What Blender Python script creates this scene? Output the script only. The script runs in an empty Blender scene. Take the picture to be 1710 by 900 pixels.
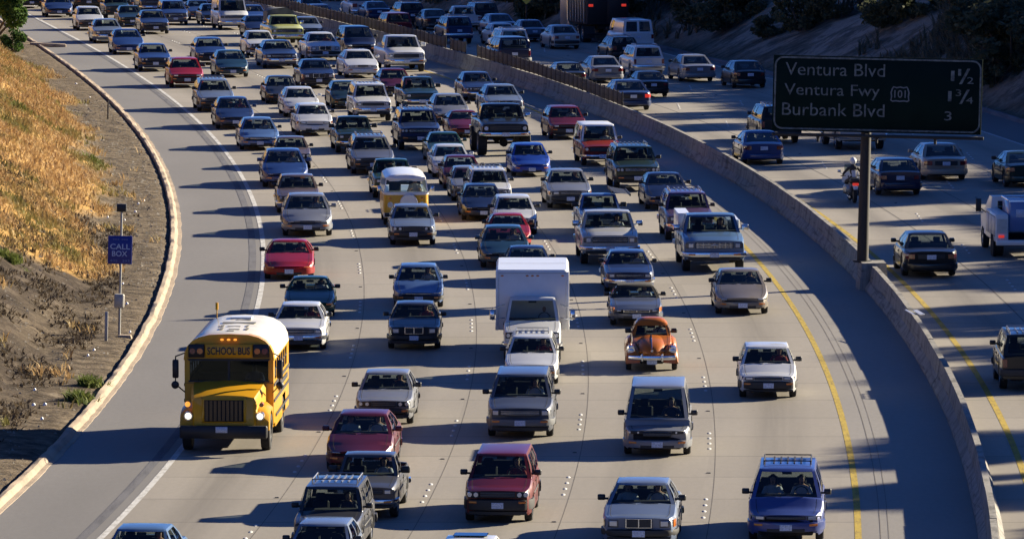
import bpy, bmesh, math, random
import numpy as np
from mathutils import Vector, Matrix, noise
random.seed(7)
sc = bpy.context.scene
C = sc.collection
R = math.radians

# ------------------------------------------------ camera, world, sun, exposure
CAM_F, CAM_H, CAM_P, VC = 11512.5, 21.6, .08987, 4e-5
cd = bpy.data.cameras.new('camera'); cam = bpy.data.objects.new('camera', cd); C.objects.link(cam)
cd.sensor_width = 36; cd.lens = CAM_F/1710*36; cd.clip_start = 1; cd.clip_end = 4000
cam.location = (0, 0, CAM_H); cam.rotation_euler = (math.pi/2-CAM_P, 0, 0)
sc.camera = cam
SUN_EL, SUN_AZ = 19.0, 60.0            # azimuth clockwise from +Y (the way the camera looks)
world = bpy.data.worlds.new('World'); sc.world = world; world.use_nodes = True
wn = world.node_tree; bg = wn.nodes['Background']
sky = wn.nodes.new('ShaderNodeTexSky'); sky.sky_type = 'NISHITA'; sky.sun_disc = False
sky.sun_elevation = R(SUN_EL); sky.sun_rotation = R(SUN_AZ); sky.air_density = .55; sky.dust_density = .1; sky.ozone_density = 7
tint = wn.nodes.new('ShaderNodeMix'); tint.data_type = 'RGBA'; tint.blend_type = 'MULTIPLY'; tint.inputs[0].default_value = 1
tint.inputs[7].default_value = (.74, .88, 1.14, 1)      # deep blue slide-film sky, the same all round
wn.links.new(sky.outputs[0], tint.inputs[6]); wn.links.new(tint.outputs[2], bg.inputs[0]); bg.inputs[1].default_value = .05
sd = bpy.data.lights.new('sun', 'SUN'); sd.energy = 5.0; sd.angle = R(.55); sd.color = (1, .88, .67)
sun = bpy.data.objects.new('sun', sd); C.objects.link(sun)
sdir = Vector((math.sin(R(SUN_AZ))*math.cos(R(SUN_EL)), math.cos(R(SUN_AZ))*math.cos(R(SUN_EL)), math.sin(R(SUN_EL))))
sun.rotation_euler = sdir.to_track_quat('Z', 'Y').to_euler()
sun.location = (60, 250, 60)
sc.view_settings.view_transform = 'Standard'; sc.view_settings.look = 'None'
sc.view_settings.exposure = 1.66; sc.view_settings.gamma = 1.0
sc.cycles.max_bounces = 6; sc.cycles.transparent_max_bounces = 12

# ------------------------------------------------ the lie of the land
cp_, sp_ = math.cos(CAM_P), math.sin(CAM_P)
def G(Y): return -VC*(Y-200)**2                     # the vertical curve of the road
def at(px, py, h=0.0):                              # a point of the photograph taken back to the road surface
    u = (px-855)/CAM_F; v = (py-450)/CAM_F
    dy = cp_-v*sp_; dz = sp_+v*cp_
    Y = 250.0; t = 250.0
    for _ in range(60):
        t = (CAM_H-(G(Y)+h))/dz; Y = .5*Y+.5*t*dy
    return t*u, t*dy
def curve(pts, deg=2):
    w = np.array([at(*q) for q in pts]); o = np.argsort(w[:, 1]); w = w[o]
    co = np.polyfit((w[:, 1]-250)/100, w[:, 0], deg)
    dco = np.polyder(co)
    return (lambda Y: float(np.polyval(co, (Y-250)/100))), (lambda Y: float(np.polyval(dco, (Y-250)/100))/100)
white_f, white_d = curve([(42,22),(53,28),(104,50),(137,67),(182,95),(222,122),(258,148),(302,182),(340,212),(367,240),(395,271),(414,305),(431,343),(436,361),(441,403),(439,456),(433,492),(422,524),(304,744),(276,780),(239,826),(206,868)], 3)
curb_f, curb_d = curve([(32,53),(68,74),(93,97),(127,125),(158,148),(203,186),(220,202),(243,227),(262,248),(281,284),(291,314),(298,354),(302,372),(296,424),(285,458),(270,492),(253,526),(243,557),(211,604),(178,655),(138,704),(131,714),(80,780),(0,864)], 3)
gut_f, gut_d = curve([(70,37),(109,56),(165,89),(211,125),(253,152),(293,182),(382,269),(403,314),(414,343),(420,367),(421,403),(418,446),(410,488),(399,524),(302,702),(260,765),(201,838),(150,896)], 3)
base_f, base_d = curve([(352,8),(400,20),(440,31),(480,41),(529,52),(568,61),(612,72),(679,92),(764,113),(807,126),(912,160),(997,192),(1062,227),(1104,244),(1147,263),(1187,284),(1231,301),(1292,345),(1371,410),(1392,431),(1420,464),(1461,500),(1505,567),(1541,620),(1572,678),(1599,749),(1616,811),(1634,891)], 5)
yel_f, yel_d = curve([(707,118),(771,139),(878,176),(912,197),(1100,290),(1151,330),(1200,370),(1240,408),(1256,424),(1273,446),(1294,475),(1316,503),(1350,544),(1377,611),(1399,678),(1417,753),(1430,824),(1434,895)], 3)
def interp_f(tab):
    ys = [t[0] for t in tab]; xs = [t[1] for t in tab]
    return lambda Y: float(np.interp(Y, ys, xs))
def lane_tab(Y, k):                                 # southbound lane lines between the white and the yellow line
    w, y = white_f(Y), yel_f(Y)
    return w+(y-w)*k/5.0
L_OFF = [None]
_l = {1: [(524,273),(553,314),(579,357),(592,408),(601,465),(598,530),(579,600),(544,685),(488,796)],
      2: [(720,311),(725,350),(754,399),(771,454),(779,518),(775,597),(759,686),(722,793)],
      3: [(914,401),(923,420),(958,520),(963,553),(970,630),(968,676),(962,733),(953,785),(938,842)],
      4: [(1088,429),(1128,492),(1156,560),(1173,638),(1182,736),(1183,850)]}
_off = {}
for k, v in _l.items():
    _off[k] = float(np.mean([(at(*q)[0]-white_f(at(*q)[1]))/(yel_f(at(*q)[1])-white_f(at(*q)[1])) for q in v]))
def lane_f(k): return lambda Y: white_f(Y)+(yel_f(Y)-white_f(Y))*_off[k]
def nb_f(o): return lambda Y: base_f(Y)+o
_re = sorted([(at(*q)[1], at(*q)[0]) for q in [(640,14),(740,30),(830,43),(905,60),(1086,78),(1130,88),(1180,101),(1240,114),(1290,127),(1640,186),(1710,208)]])
_re = [(60, 21), (120, 27.5), (200, 31.0), (270, 28.5)]+_re
_re += [(_re[-1][0]+k*40, base_f(_re[-1][0]+k*40)+(_re[-1][1]-base_f(_re[-1][0]))) for k in range(1, 8)]
redge_f = interp_f(_re)
def smooth(a, b, x):
    t = min(1, max(0, (x-a)/(b-a))); return t*t*(3-2*t)
def hill_right(d, X, Y):
    if d < 1.2: return 0
    e = d-1.2
    n = noise.fractal(Vector((X*.045+3, Y*.03, 0)), 1, 2, 4)+.35*noise.fractal(Vector((X*.3, Y*.2, 6)), 1, 2, 4)
    gul = 1-abs(noise.noise(Vector(((X*.5+Y)*.028, 2.3, .5))))*2
    h = .62*min(e, 15)+.24*max(0, e-15) if e < 60 else .62*15+.24*45+.1*(e-60)
    return h*(1+.22*gul-.1)+n*min(1, e/8)*1.3*smooth(0, 6, e)
def bank_left(d, X, Y):
    if d < 0: return 0
    n = noise.fractal(Vector((X*.25, Y*.09, 4)), 1, 2, 4)
    n2 = noise.fractal(Vector((X*1.3, Y*.6, 9)), 1, 2, 3)
    e = min(d, 24)
    return .10+.07*e+.47*max(0, e-2.4-.5*n)*smooth(0, 3, d)+n*.35*smooth(1.5, 6, d)+n2*(.10+.12*smooth(3, 6, d)*(1-smooth(236, 262, Y)))*smooth(.2, 1.2, d)
def ground_z(X, Y):
    z = G(Y)
    dl = curb_f(Y)-.35-X
    if dl > 0: return z+bank_left(dl, X, Y)
    dr = X-redge_f(Y)
    if dr > 0: return z+hill_right(dr, X, Y)
    return z

# ------------------------------------------------ node helpers and materials
MATS = {}
def nm(name):
    m = bpy.data.materials.new(name); m.use_nodes = True
    b = m.node_tree.nodes['Principled BSDF']; return m, m.node_tree, b
def simple(name, rgb, rough=.5, metal=0, coat=0, spec=.5, emit=None, es=1, var=.0, vs=8, bump=0):
    m, t, b = nm(name)
    b.inputs['Base Color'].default_value = (*rgb, 1); b.inputs['Roughness'].default_value = rough
    b.inputs['Metallic'].default_value = metal; b.inputs['Coat Weight'].default_value = coat
    b.inputs['Coat Roughness'].default_value = .05; b.inputs['Specular IOR Level'].default_value = spec
    if emit: b.inputs['Emission Color'].default_value = (*emit, 1); b.inputs['Emission Strength'].default_value = es
    if var or bump:
        tc = t.nodes.new('ShaderNodeTexCoord'); n = t.nodes.new('ShaderNodeTexNoise'); n.inputs['Scale'].default_value = vs
        n.inputs['Detail'].default_value = 6; t.links.new(tc.outputs['Object'], n.inputs['Vector'])
        if var:
            mx = t.nodes.new('ShaderNodeMix'); mx.data_type = 'RGBA'
            mr = t.nodes.new('ShaderNodeMapRange'); mr.inputs[1].default_value = .3; mr.inputs[2].default_value = .7
            t.links.new(n.outputs['Fac'], mr.inputs[0]); t.links.new(mr.outputs[0], mx.inputs[0])
            mx.inputs[6].default_value = (*[c*(1-var) for c in rgb], 1); mx.inputs[7].default_value = (*[min(1, c*(1+var)) for c in rgb], 1)
            t.links.new(mx.outputs[2], b.inputs['Base Color'])
        if bump:
            bp = t.nodes.new('ShaderNodeBump'); bp.inputs['Strength'].default_value = bump
            t.links.new(n.outputs['Fac'], bp.inputs['Height']); t.links.new(bp.outputs[0], b.inputs['Normal'])
    MATS[name] = m; return m
def paint(rgb, metal=.08):
    rgb = tuple(c*(.82 if max(rgb) > .1 else 1) for c in rgb)
    key = 'paint_%d_%d_%d' % tuple(int(c*1000) for c in rgb)
    if key not in MATS:
        m, t, b = nm(key)
        tc = t.nodes.new('ShaderNodeTexCoord'); n = t.nodes.new('ShaderNodeTexNoise'); n.inputs['Scale'].default_value = 2.2
        n.inputs['Detail'].default_value = 5; t.links.new(tc.outputs['Object'], n.inputs['Vector'])
        mx = t.nodes.new('ShaderNodeMix'); mx.data_type = 'RGBA'
        t.links.new(n.outputs['Fac'], mx.inputs[0])
        mx.inputs[6].default_value = (*[c*.84 for c in rgb], 1); mx.inputs[7].default_value = (*[min(1, c*1.08) for c in rgb], 1)
        t.links.new(mx.outputs[2], b.inputs['Base Color'])
        b.inputs['Roughness'].default_value = .38; b.inputs['Metallic'].default_value = metal
        b.inputs['Coat Weight'].default_value = .3 if rgb[0] > 3*rgb[2] else .5; b.inputs['Coat Roughness'].default_value = .05; b.inputs['Specular IOR Level'].default_value = .3
        MATS[key] = m
    return MATS[key]
def glassmat(name, tint, gloss_rgb=(.9, .95, 1)):
    m, t, b = nm(name); t.nodes.remove(b)
    out = [n for n in t.nodes if n.type == 'OUTPUT_MATERIAL'][0]
    tr = t.nodes.new('ShaderNodeBsdfTransparent'); tr.inputs[0].default_value = (*tint, 1)
    gl = t.nodes.new('ShaderNodeBsdfGlossy'); gl.inputs['Roughness'].default_value = .03; gl.inputs['Color'].default_value = (*gloss_rgb, 1)
    lw = t.nodes.new('ShaderNodeLayerWeight'); lw.inputs[0].default_value = .5
    pw = t.nodes.new('ShaderNodeMath'); pw.operation = 'POWER'; pw.inputs[1].default_value = 4; t.links.new(lw.outputs['Facing'], pw.inputs[0])
    ma = t.nodes.new('ShaderNodeMath'); ma.operation = 'MULTIPLY_ADD'; ma.inputs[1].default_value = .7; ma.inputs[2].default_value = .03; t.links.new(pw.outputs[0], ma.inputs[0])
    mx = t.nodes.new('ShaderNodeMixShader')
    t.links.new(ma.outputs[0], mx.inputs[0]); t.links.new(tr.outputs[0], mx.inputs[1]); t.links.new(gl.outputs[0], mx.inputs[2])
    t.links.new(mx.outputs[0], out.inputs[0]); MATS[name] = m; return m
glassmat('glass', (.50, .56, .56)); glassmat('dark_glass', (.07, .08, .09)); glassmat('bus_glass', (.10, .14, .20), (.8, .95, 1))
simple('brown_grille', (.10, .052, .010), .5)
simple('tyre', (.012, .012, .013), .85, var=.3)
simple('rim', (.32, .33, .35), .35, .7)
simple('black_trim', (.012, .012, .014), .55)
simple('underbody', (.006, .006, .007), .9)
simple('chrome', (.62, .64, .68), .18, .95)
simple('grey_plastic', (.10, .105, .115), .5)
simple('interior', (.022, .021, .022), .85)
simple('tan_interior', (.12, .09, .06), .85)
simple('headlamp', (.50, .54, .60), .15, .4, coat=1)
simple('headlamp_lit', (.9, .85, .7), .2, emit=(1, .86, .6), es=.7)
simple('amber_lamp', (.55, .16, .02), .25, coat=1)
simple('amber_lit', (.9, .4, .05), .3, emit=(1, .35, .04), es=.4)
simple('tail_lamp', (.13, .008, .008), .25, coat=1)
simple('tail_lit', (.6, .02, .02), .3, emit=(1, .06, .03), es=.15)
simple('plate', (.42, .47, .58), .5, var=.35, vs=30)
simple('white_paint', (.64, .64, .63), .4, coat=.3, var=.05, vs=3)
simple('skin', (.42, .24, .16), .6)
simple('shirt_light', (.5, .5, .52), .9)
simple('shirt_dark', (.04, .045, .07), .9)
simple('shirt_red', (.35, .04, .03), .9)
simple('hair', (.03, .02, .012), .8)

def ramp(t, fac, stops):
    r = t.nodes.new('ShaderNodeValToRGB'); e = r.color_ramp.elements
    while len(e) < len(stops): e.new(.5)
    for el, (p, c) in zip(e, stops): el.position = p; el.color = (*c, 1)
    t.links.new(fac, r.inputs[0]); return r.outputs[0]
def mathn(t, op, a, b=None, c=None):
    n = t.nodes.new('ShaderNodeMath'); n.operation = op
    for i, v in enumerate((a, b, c)):
        if v is None: continue
        if isinstance(v, (int, float)): n.inputs[i].default_value = v
        else: t.links.new(v, n.inputs[i])
    return n.outputs[0]
def mixc(t, fac, a, b, mode='MIX'):
    n = t.nodes.new('ShaderNodeMix'); n.data_type = 'RGBA'; n.blend_type = mode
    for i, v in ((0, fac), (6, a), (7, b)):
        if isinstance(v, (int, float)): n.inputs[i].default_value = v
        elif isinstance(v, tuple): n.inputs[i].default_value = (*v, 1)
        else: t.links.new(v, n.inputs[i])
    return n.outputs[2]
def noise_n(t, vec, scale, detail=5, rough=.55, dist=0):
    n = t.nodes.new('ShaderNodeTexNoise'); n.inputs['Scale'].default_value = scale; n.inputs['Detail'].default_value = detail
    n.inputs['Roughness'].default_value = rough; n.inputs['Distortion'].default_value = dist
    t.links.new(vec, n.inputs['Vector']); return n.outputs['Fac']
def scaled(t, vec, s):
    n = t.nodes.new('ShaderNodeVectorMath'); n.operation = 'MULTIPLY'; n.inputs[1].default_value = s
    t.links.new(vec, n.inputs[0]); return n.outputs[0]
def pavement(name, base, joint=4.6, streak=1, lane_w=3.58, asphalt=False):
    """worn pavement: UV u = metres across from the lane edge, v = metres along"""
    m, t, b = nm(name)
    uv = t.nodes.new('ShaderNodeUVMap').outputs[0]
    sp = t.nodes.new('ShaderNodeSeparateXYZ'); t.links.new(uv, sp.inputs[0])
    U, V = sp.outputs[0], sp.outputs[1]
    big = noise_n(t, scaled(t, uv, (.22, .05, 1)), 1, 4)
    fine = noise_n(t, scaled(t, uv, (6, 2.2, 1)), 1, 8, .7)
    long_ = noise_n(t, scaled(t, uv, (2.0, .035, 1)), 1, 4, .6)
    col = mixc(t, ramp(t, big, [(.3, (0,)*3), (.7, (1,)*3)]), tuple(c*.88 for c in base), tuple(c*1.1 for c in base))
    col = mixc(t, mathn(t, 'MULTIPLY', ramp(t, fine, [(.35, (0,)*3), (.75, (1,)*3)]), .30), col, tuple(c*.62 for c in base))
    if streak:
        fr = mathn(t, 'FRACT', mathn(t, 'DIVIDE', U, lane_w))
        dc = mathn(t, 'ABSOLUTE', mathn(t, 'SUBTRACT', fr, .5))           # 0 in the middle of a lane
        oil = ramp(t, dc, [(.0, (1,)*3), (.13, (.6,)*3), (.28, (0,)*3)])
        oil2 = mathn(t, 'MULTIPLY', oil, mathn(t, 'MULTIPLY', ramp(t, long_, [(.25, (.25,)*3), (.7, (1,)*3)]), .72*streak))
        col = mixc(t, oil2, col, tuple(c*.35 for c in base))
    # each slab has a tone of its own
    slab = t.nodes.new('ShaderNodeTexWhiteNoise'); slab.noise_dimensions = '2D'
    cmb = t.nodes.new('ShaderNodeCombineXYZ')
    t.links.new(mathn(t, 'FLOOR', mathn(t, 'DIVIDE', U, lane_w)), cmb.inputs[0]); t.links.new(mathn(t, 'FLOOR', mathn(t, 'DIVIDE', V, joint)), cmb.inputs[1])
    t.links.new(cmb.outputs[0], slab.inputs['Vector'])
    if not asphalt: col = mixc(t, mathn(t, 'MULTIPLY', slab.outputs['Value'], .30), col, tuple(c*.6 for c in base))
    # cracks and sealed joints
    fj = mathn(t, 'ABSOLUTE', mathn(t, 'SUBTRACT', mathn(t, 'FRACT', mathn(t, 'DIVIDE', V, joint)), .5))
    wob = noise_n(t, scaled(t, uv, (.8, .8, 1)), 1, 3)
    line = mathn(t, 'GREATER_THAN', mathn(t, 'ADD', fj, mathn(t, 'MULTIPLY', mathn(t, 'SUBTRACT', wob, .5), .02 if not asphalt else .10)), .4915 if not asphalt else .5235)
    col = mixc(t, mathn(t, 'MULTIPLY', line, .55), col, tuple(c*.2 for c in base))
    spots = noise_n(t, scaled(t, uv, (1.6, .7, 1)), 1, 3, .5)
    col = mixc(t, mathn(t, 'MULTIPLY', ramp(t, spots, [(.72, (0,)*3), (.78, (1,)*3)]), .35), col, tuple(c*.3 for c in base))
    t.links.new(col, b.inputs['Base Color']); b.inputs['Roughness'].default_value = .8
    b.inputs['Specular IOR Level'].default_value = .3
    bp = t.nodes.new('ShaderNodeBump'); bp.inputs['Strength'].default_value = .25; bp.inputs['Distance'].default_value = .02
    t.links.new(fine, bp.inputs['Height']); t.links.new(bp.outputs[0], b.inputs['Normal'])
    MATS[name] = m; return m
pavement('concrete_road', (.262, .237, .200))
pavement('shoulder_paving', (.165, .157, .148), joint=9, streak=0, asphalt=True)
pavement('median_paving', (.205, .192, .175), joint=6, streak=0, asphalt=True)
pavement('ramp_asphalt', (.10, .098, .10), joint=9, streak=0, asphalt=True)
def terrain_mat():
    m, t, b = nm('earth')
    geo = t.nodes.new('ShaderNodeNewGeometry'); P = geo.outputs['Position']
    at_ = t.nodes.new('ShaderNodeAttribute'); at_.attribute_name = 'cover'
    n1 = noise_n(t, P, .7, 8, .7); n2 = noise_n(t, P, 5, 6, .7); n3 = noise_n(t, P, .12, 5, .6)
    dirt = ramp(t, noise_n(t, P, 1.5, 9, .75), [(.34, (.035, .027, .019)), (.48, (.10, .077, .052)), (.6, (.175, .138, .095)), (.74, (.26, .22, .16))])
    dark_d = ramp(t, n1, [(.3, (.020, .016, .012)), (.5, (.05, .038, .028)), (.66, (.12, .095, .07)), (.8, (.22, .18, .14))])
    s0 = t.nodes.new('ShaderNodeSeparateColor'); t.links.new(at_.outputs['Color'], s0.inputs[0]); dirt = mixc(t, s0.outputs[2], dirt, dark_d)
    dirt = mixc(t, mathn(t, 'MULTIPLY', ramp(t, n2, [(.62, (0,)*3), (.7, (1,)*3)]), .5), dirt, (.36, .33, .28))
    grass = ramp(t, n1, [(.3, (.13, .10, .035)), (.5, (.36, .21, .07)), (.7, (.46, .30, .11))])
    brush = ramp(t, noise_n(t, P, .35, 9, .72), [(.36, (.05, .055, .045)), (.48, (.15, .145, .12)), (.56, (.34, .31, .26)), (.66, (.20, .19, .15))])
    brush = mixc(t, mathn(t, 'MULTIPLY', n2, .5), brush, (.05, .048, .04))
    s = t.nodes.new('ShaderNodeSeparateColor'); t.links.new(at_.outputs['Color'], s.inputs[0])
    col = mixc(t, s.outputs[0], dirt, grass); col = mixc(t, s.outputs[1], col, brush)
    t.links.new(col, b.inputs['Base Color']); b.inputs['Roughness'].default_value = 1; b.inputs['Specular IOR Level'].default_value = .1
    bp = t.nodes.new('ShaderNodeBump'); bp.inputs['Strength'].default_value = .9; bp.inputs['Distance'].default_value = .25
    t.links.new(n1, bp.inputs['Height']); 
    bp2 = t.nodes.new('ShaderNodeBump'); bp2.inputs['Strength'].default_value = .8; bp2.inputs['Distance'].default_value = .06
    t.links.new(n2, bp2.inputs['Height']); t.links.new(bp.outputs[0], bp2.inputs['Normal']); t.links.new(bp2.outputs[0], b.inputs['Normal'])
    MATS['earth'] = m
terrain_mat()
def stained(name, rgb, dark, scale=(1, 1, .35), per_piece=False):
    m, t, b = nm(name)
    geo = t.nodes.new('ShaderNodeNewGeometry'); P = geo.outputs['Position']
    n = noise_n(t, scaled(t, P, scale), 1.3, 7, .7); n2 = noise_n(t, P, 14, 5, .7)
    c = ramp(t, n, [(.3, dark), (.52, rgb), (.75, tuple(min(1, q*1.2) for q in rgb))])
    c = mixc(t, mathn(t, 'MULTIPLY', n2, .35), c, dark)
    if per_piece:
        oi = t.nodes.new('ShaderNodeObjectInfo'); c = mixc(t, mathn(t, 'MULTIPLY', oi.outputs['Random'], .25), c, dark)
        sc_ = noise_n(t, scaled(t, P, (.9, .25, 5)), 1, 5, .6, 1.5); c = mixc(t, mathn(t, 'MULTIPLY', ramp(t, sc_, [(.56, (0,)*3), (.66, (1,)*3)]), .6), c, tuple(q*.5 for q in dark))
    t.links.new(c, b.inputs['Base Color']); b.inputs['Roughness'].default_value = .9; b.inputs['Specular IOR Level'].default_value = .2
    bp = t.nodes.new('ShaderNodeBump'); bp.inputs['Strength'].default_value = .5; bp.inputs['Distance'].default_value = .02
    t.links.new(n2, bp.inputs['Height']); t.links.new(bp.outputs[0], b.inputs['Normal'])
    MATS[name] = m; return m
stained('barrier_concrete', (.30, .285, .255), (.10, .095, .088), (2.2, 1.1, .3), True)
stained('curb_concrete', (.36, .285, .21), (.20, .16, .12), (1, .4, 1))
stained('line_white', (.50, .50, .49), (.24, .225, .20), (4, 1.2, 1))
stained('line_yellow', (.40, .285, .04), (.15, .115, .045), (6, 1.0, 1))
stained('gutter_dark', (.125, .125, .135), (.07, .07, .08), (2, .3, 1))
stained('crack_seal', (.13, .115, .10), (.06, .055, .05))
stained('fence_board', (.14, .115, .085), (.065, .052, .04), (2, 2, .3), True)
simple('fence_post', (.03, .027, .025), .8)
simple('sign_green', (.005, .014, .012), .9, var=.15, vs=1, spec=.08)
simple('sign_reflector', (.125, .135, .13), .6, var=.5, vs=9, spec=.2)
simple('sign_edge', (.12, .12, .11), .5)
simple('steel_dark', (.035, .033, .034), .55, .3)
simple('galvanised', (.33, .33, .32), .45, .6)
simple('call_blue', (.012, .022, .20), .5)
simple('call_letter', (.38, .45, .62), .5)
simple('call_grey', (.36, .34, .30), .6, var=.1)
simple('litter_white', (.75, .73, .7), .8)
def foliage(name, a, b_, c, patch=None):
    m, t, bs = nm(name)
    geo = t.nodes.new('ShaderNodeNewGeometry')
    n = noise_n(t, geo.outputs['Position'], 1.6, 3)
    n2 = noise_n(t, geo.outputs['Position'], 23, 2)
    col = ramp(t, mathn(t, 'ADD', mathn(t, 'MULTIPLY', n, .5), mathn(t, 'MULTIPLY', n2, .5)), [(.32, a), (.5, b_), (.66, c)])
    if patch: col = mixc(t, ramp(t, noise_n(t, scaled(t, geo.outputs['Position'], (1, .45, 1)), .33, 4, .65), [(.46, (0,)*3), (.60, (1,)*3)]), col, patch)
    t.links.new(col, bs.inputs['Base Color']); bs.inputs['Roughness'].default_value = .75; bs.inputs['Specular IOR Level'].default_value = .2
    tl = t.nodes.new('ShaderNodeBsdfTranslucent'); t.links.new(col, tl.inputs[0])
    mx = t.nodes.new('ShaderNodeMixShader'); mx.inputs[0].default_value = .3
    out = [q for q in t.nodes if q.type == 'OUTPUT_MATERIAL'][0]
    t.links.new(bs.outputs[0], mx.inputs[1]); t.links.new(tl.outputs[0], mx.inputs[2]); t.links.new(mx.outputs[0], out.inputs[0])
    MATS[name] = m
foliage('dry_grass', (.17, .105, .045), (.41, .26, .115), (.60, .46, .25), patch=(.17, .155, .05))
foliage('green_leaf', (.02, .05, .012), (.06, .12, .025), (.13, .19, .05))
foliage('weed_leaf', (.06, .09, .02), (.13, .16, .04), (.22, .22, .07))
foliage('brush_leaf', (.04, .045, .03), (.10, .10, .07), (.20, .18, .13))
foliage('dead_stem', (.035, .026, .018), (.08, .06, .04), (.16, .12, .075))
foliage('oak_leaf', (.03, .04, .022), (.07, .08, .045), (.14, .14, .08))
simple('bark', (.08, .06, .045), .9, var=.3, vs=6, bump=.5)

# ------------------------------------------------ mesh helpers
class MB:
    def __init__(s): s.v = []; s.f = []
    def add(s, vs, fs):
        o = len(s.v); s.v += [tuple(q) for q in vs]; s.f += [tuple(o+i for i in q) for q in fs]; return s
    def box(s, x0, x1, y0, y1, z0, z1):
        return s.add([(x0,y0,z0),(x1,y0,z0),(x1,y1,z0),(x0,y1,z0),(x0,y0,z1),(x1,y0,z1),(x1,y1,z1),(x0,y1,z1)],
                     [(0,3,2,1),(4,5,6,7),(0,1,5,4),(1,2,6,5),(2,3,7,6),(3,0,4,7)])
    def cbox(s, x0, x1, y0, y1, z0, z1, c=.03):
        def ring(i, z): 
            a, b_, e, g = x0+i, x1-i, y0+i, y1-i
            return [(a+c,e,z),(b_-c,e,z),(b_,e+c,z),(b_,g-c,z),(b_-c,g,z),(a+c,g,z),(a,g-c,z),(a,e+c,z)]
        return s.loft([ring(c*.6, z0), ring(0, z0+c), ring(0, z1-c), ring(c*.6, z1)])
    def loft(s, rings, cap=True, closed=True):
        n = len(rings[0]); vs = [p for r in rings for p in r]; fs = []
        for i in range(len(rings)-1):
            for j in range(n if closed else n-1):
                k = (j+1) % n; fs.append((i*n+j, i*n+k, (i+1)*n+k, (i+1)*n+j))
        if cap: fs.append(tuple(range(n))[::-1]); fs.append(tuple((len(rings)-1)*n+j for j in range(n)))
        return s.add(vs, fs)
    def cyl(s, p0, p1, r0, r1=None, n=10, cap=True):
        r1 = r0 if r1 is None else r1
        p0, p1 = Vector(p0), Vector(p1); d = (p1-p0).normalized()
        a = d.orthogonal().normalized(); b_ = d.cross(a)
        ring = lambda p, r: [p+(a*math.cos(2*math.pi*k/n)+b_*math.sin(2*math.pi*k/n))*r for k in range(n)]
        return s.loft([ring(p0, r0), ring(p1, r1)], cap)
    def tube(s, pts, r, n=6):
        for a, b_ in zip(pts[:-1], pts[1:]): s.cyl(a, b_, r, r, n)
        return s
    def wheel_rings(s, cx, cy, cz, prof, n=20):        # prof: (x offset, radius)
        rings = [[(cx+x, cy+r*math.cos(2*math.pi*k/n), cz+r*math.sin(2*math.pi*k/n)) for k in range(n)] for x, r in prof]
        return s.loft(rings)
    def ell(s, c, rx, ry, rz, n=10, m=6):
        rings = []
        for i in range(m+1):
            a = -math.pi/2+math.pi*i/m; q = max(.02, math.cos(a))
            rings.append([(c[0]+rx*q*math.cos(2*math.pi*k/n), c[1]+ry*q*math.sin(2*math.pi*k/n), c[2]+rz*math.sin(a)) for k in range(n)])
        return s.loft(rings)
    def mesh(s, name, smooth_=True, ang=38, merge=False):
        me = bpy.data.meshes.new(name); me.from_pydata(s.v, [], s.f)
        bm = bmesh.new(); bm.from_mesh(me)
        if merge: bmesh.ops.remove_doubles(bm, verts=bm.verts, dist=.0006)
        bmesh.ops.recalc_face_normals(bm, faces=bm.faces); bm.to_mesh(me); bm.free()
        if smooth_:
            me.polygons.foreach_set('use_smooth', [True]*len(me.polygons)); me.set_sharp_from_angle(angle=R(ang))
        return me
def link(name, me, mat, parent=None):
    if isinstance(mat, str): mat = MATS[mat]
    if not me.materials: me.materials.append(mat)
    o = bpy.data.objects.new(name, me); C.objects.link(o)
    o.material_slots[0].link = 'OBJECT'; o.material_slots[0].material = mat
    if parent: o.parent = parent
    return o
def tag(o, label=None, cat=None, group=None, kind=None):
    for k, v in (('label', label), ('category', cat), ('group', group), ('kind', kind)):
        if v: o[k] = v
    return o
def empty(name, loc, rot=(0, 0, 0)):
    o = bpy.data.objects.new(name, None); C.objects.link(o); o.location = loc; o.rotation_euler = rot; o.empty_display_size = .2; return o
def copy_tree(o, parent=None):
    c = o.copy(); C.objects.link(c)
    if parent: c.parent = parent
    for ch in o.children: copy_tree(ch, c)
    return c

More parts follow.
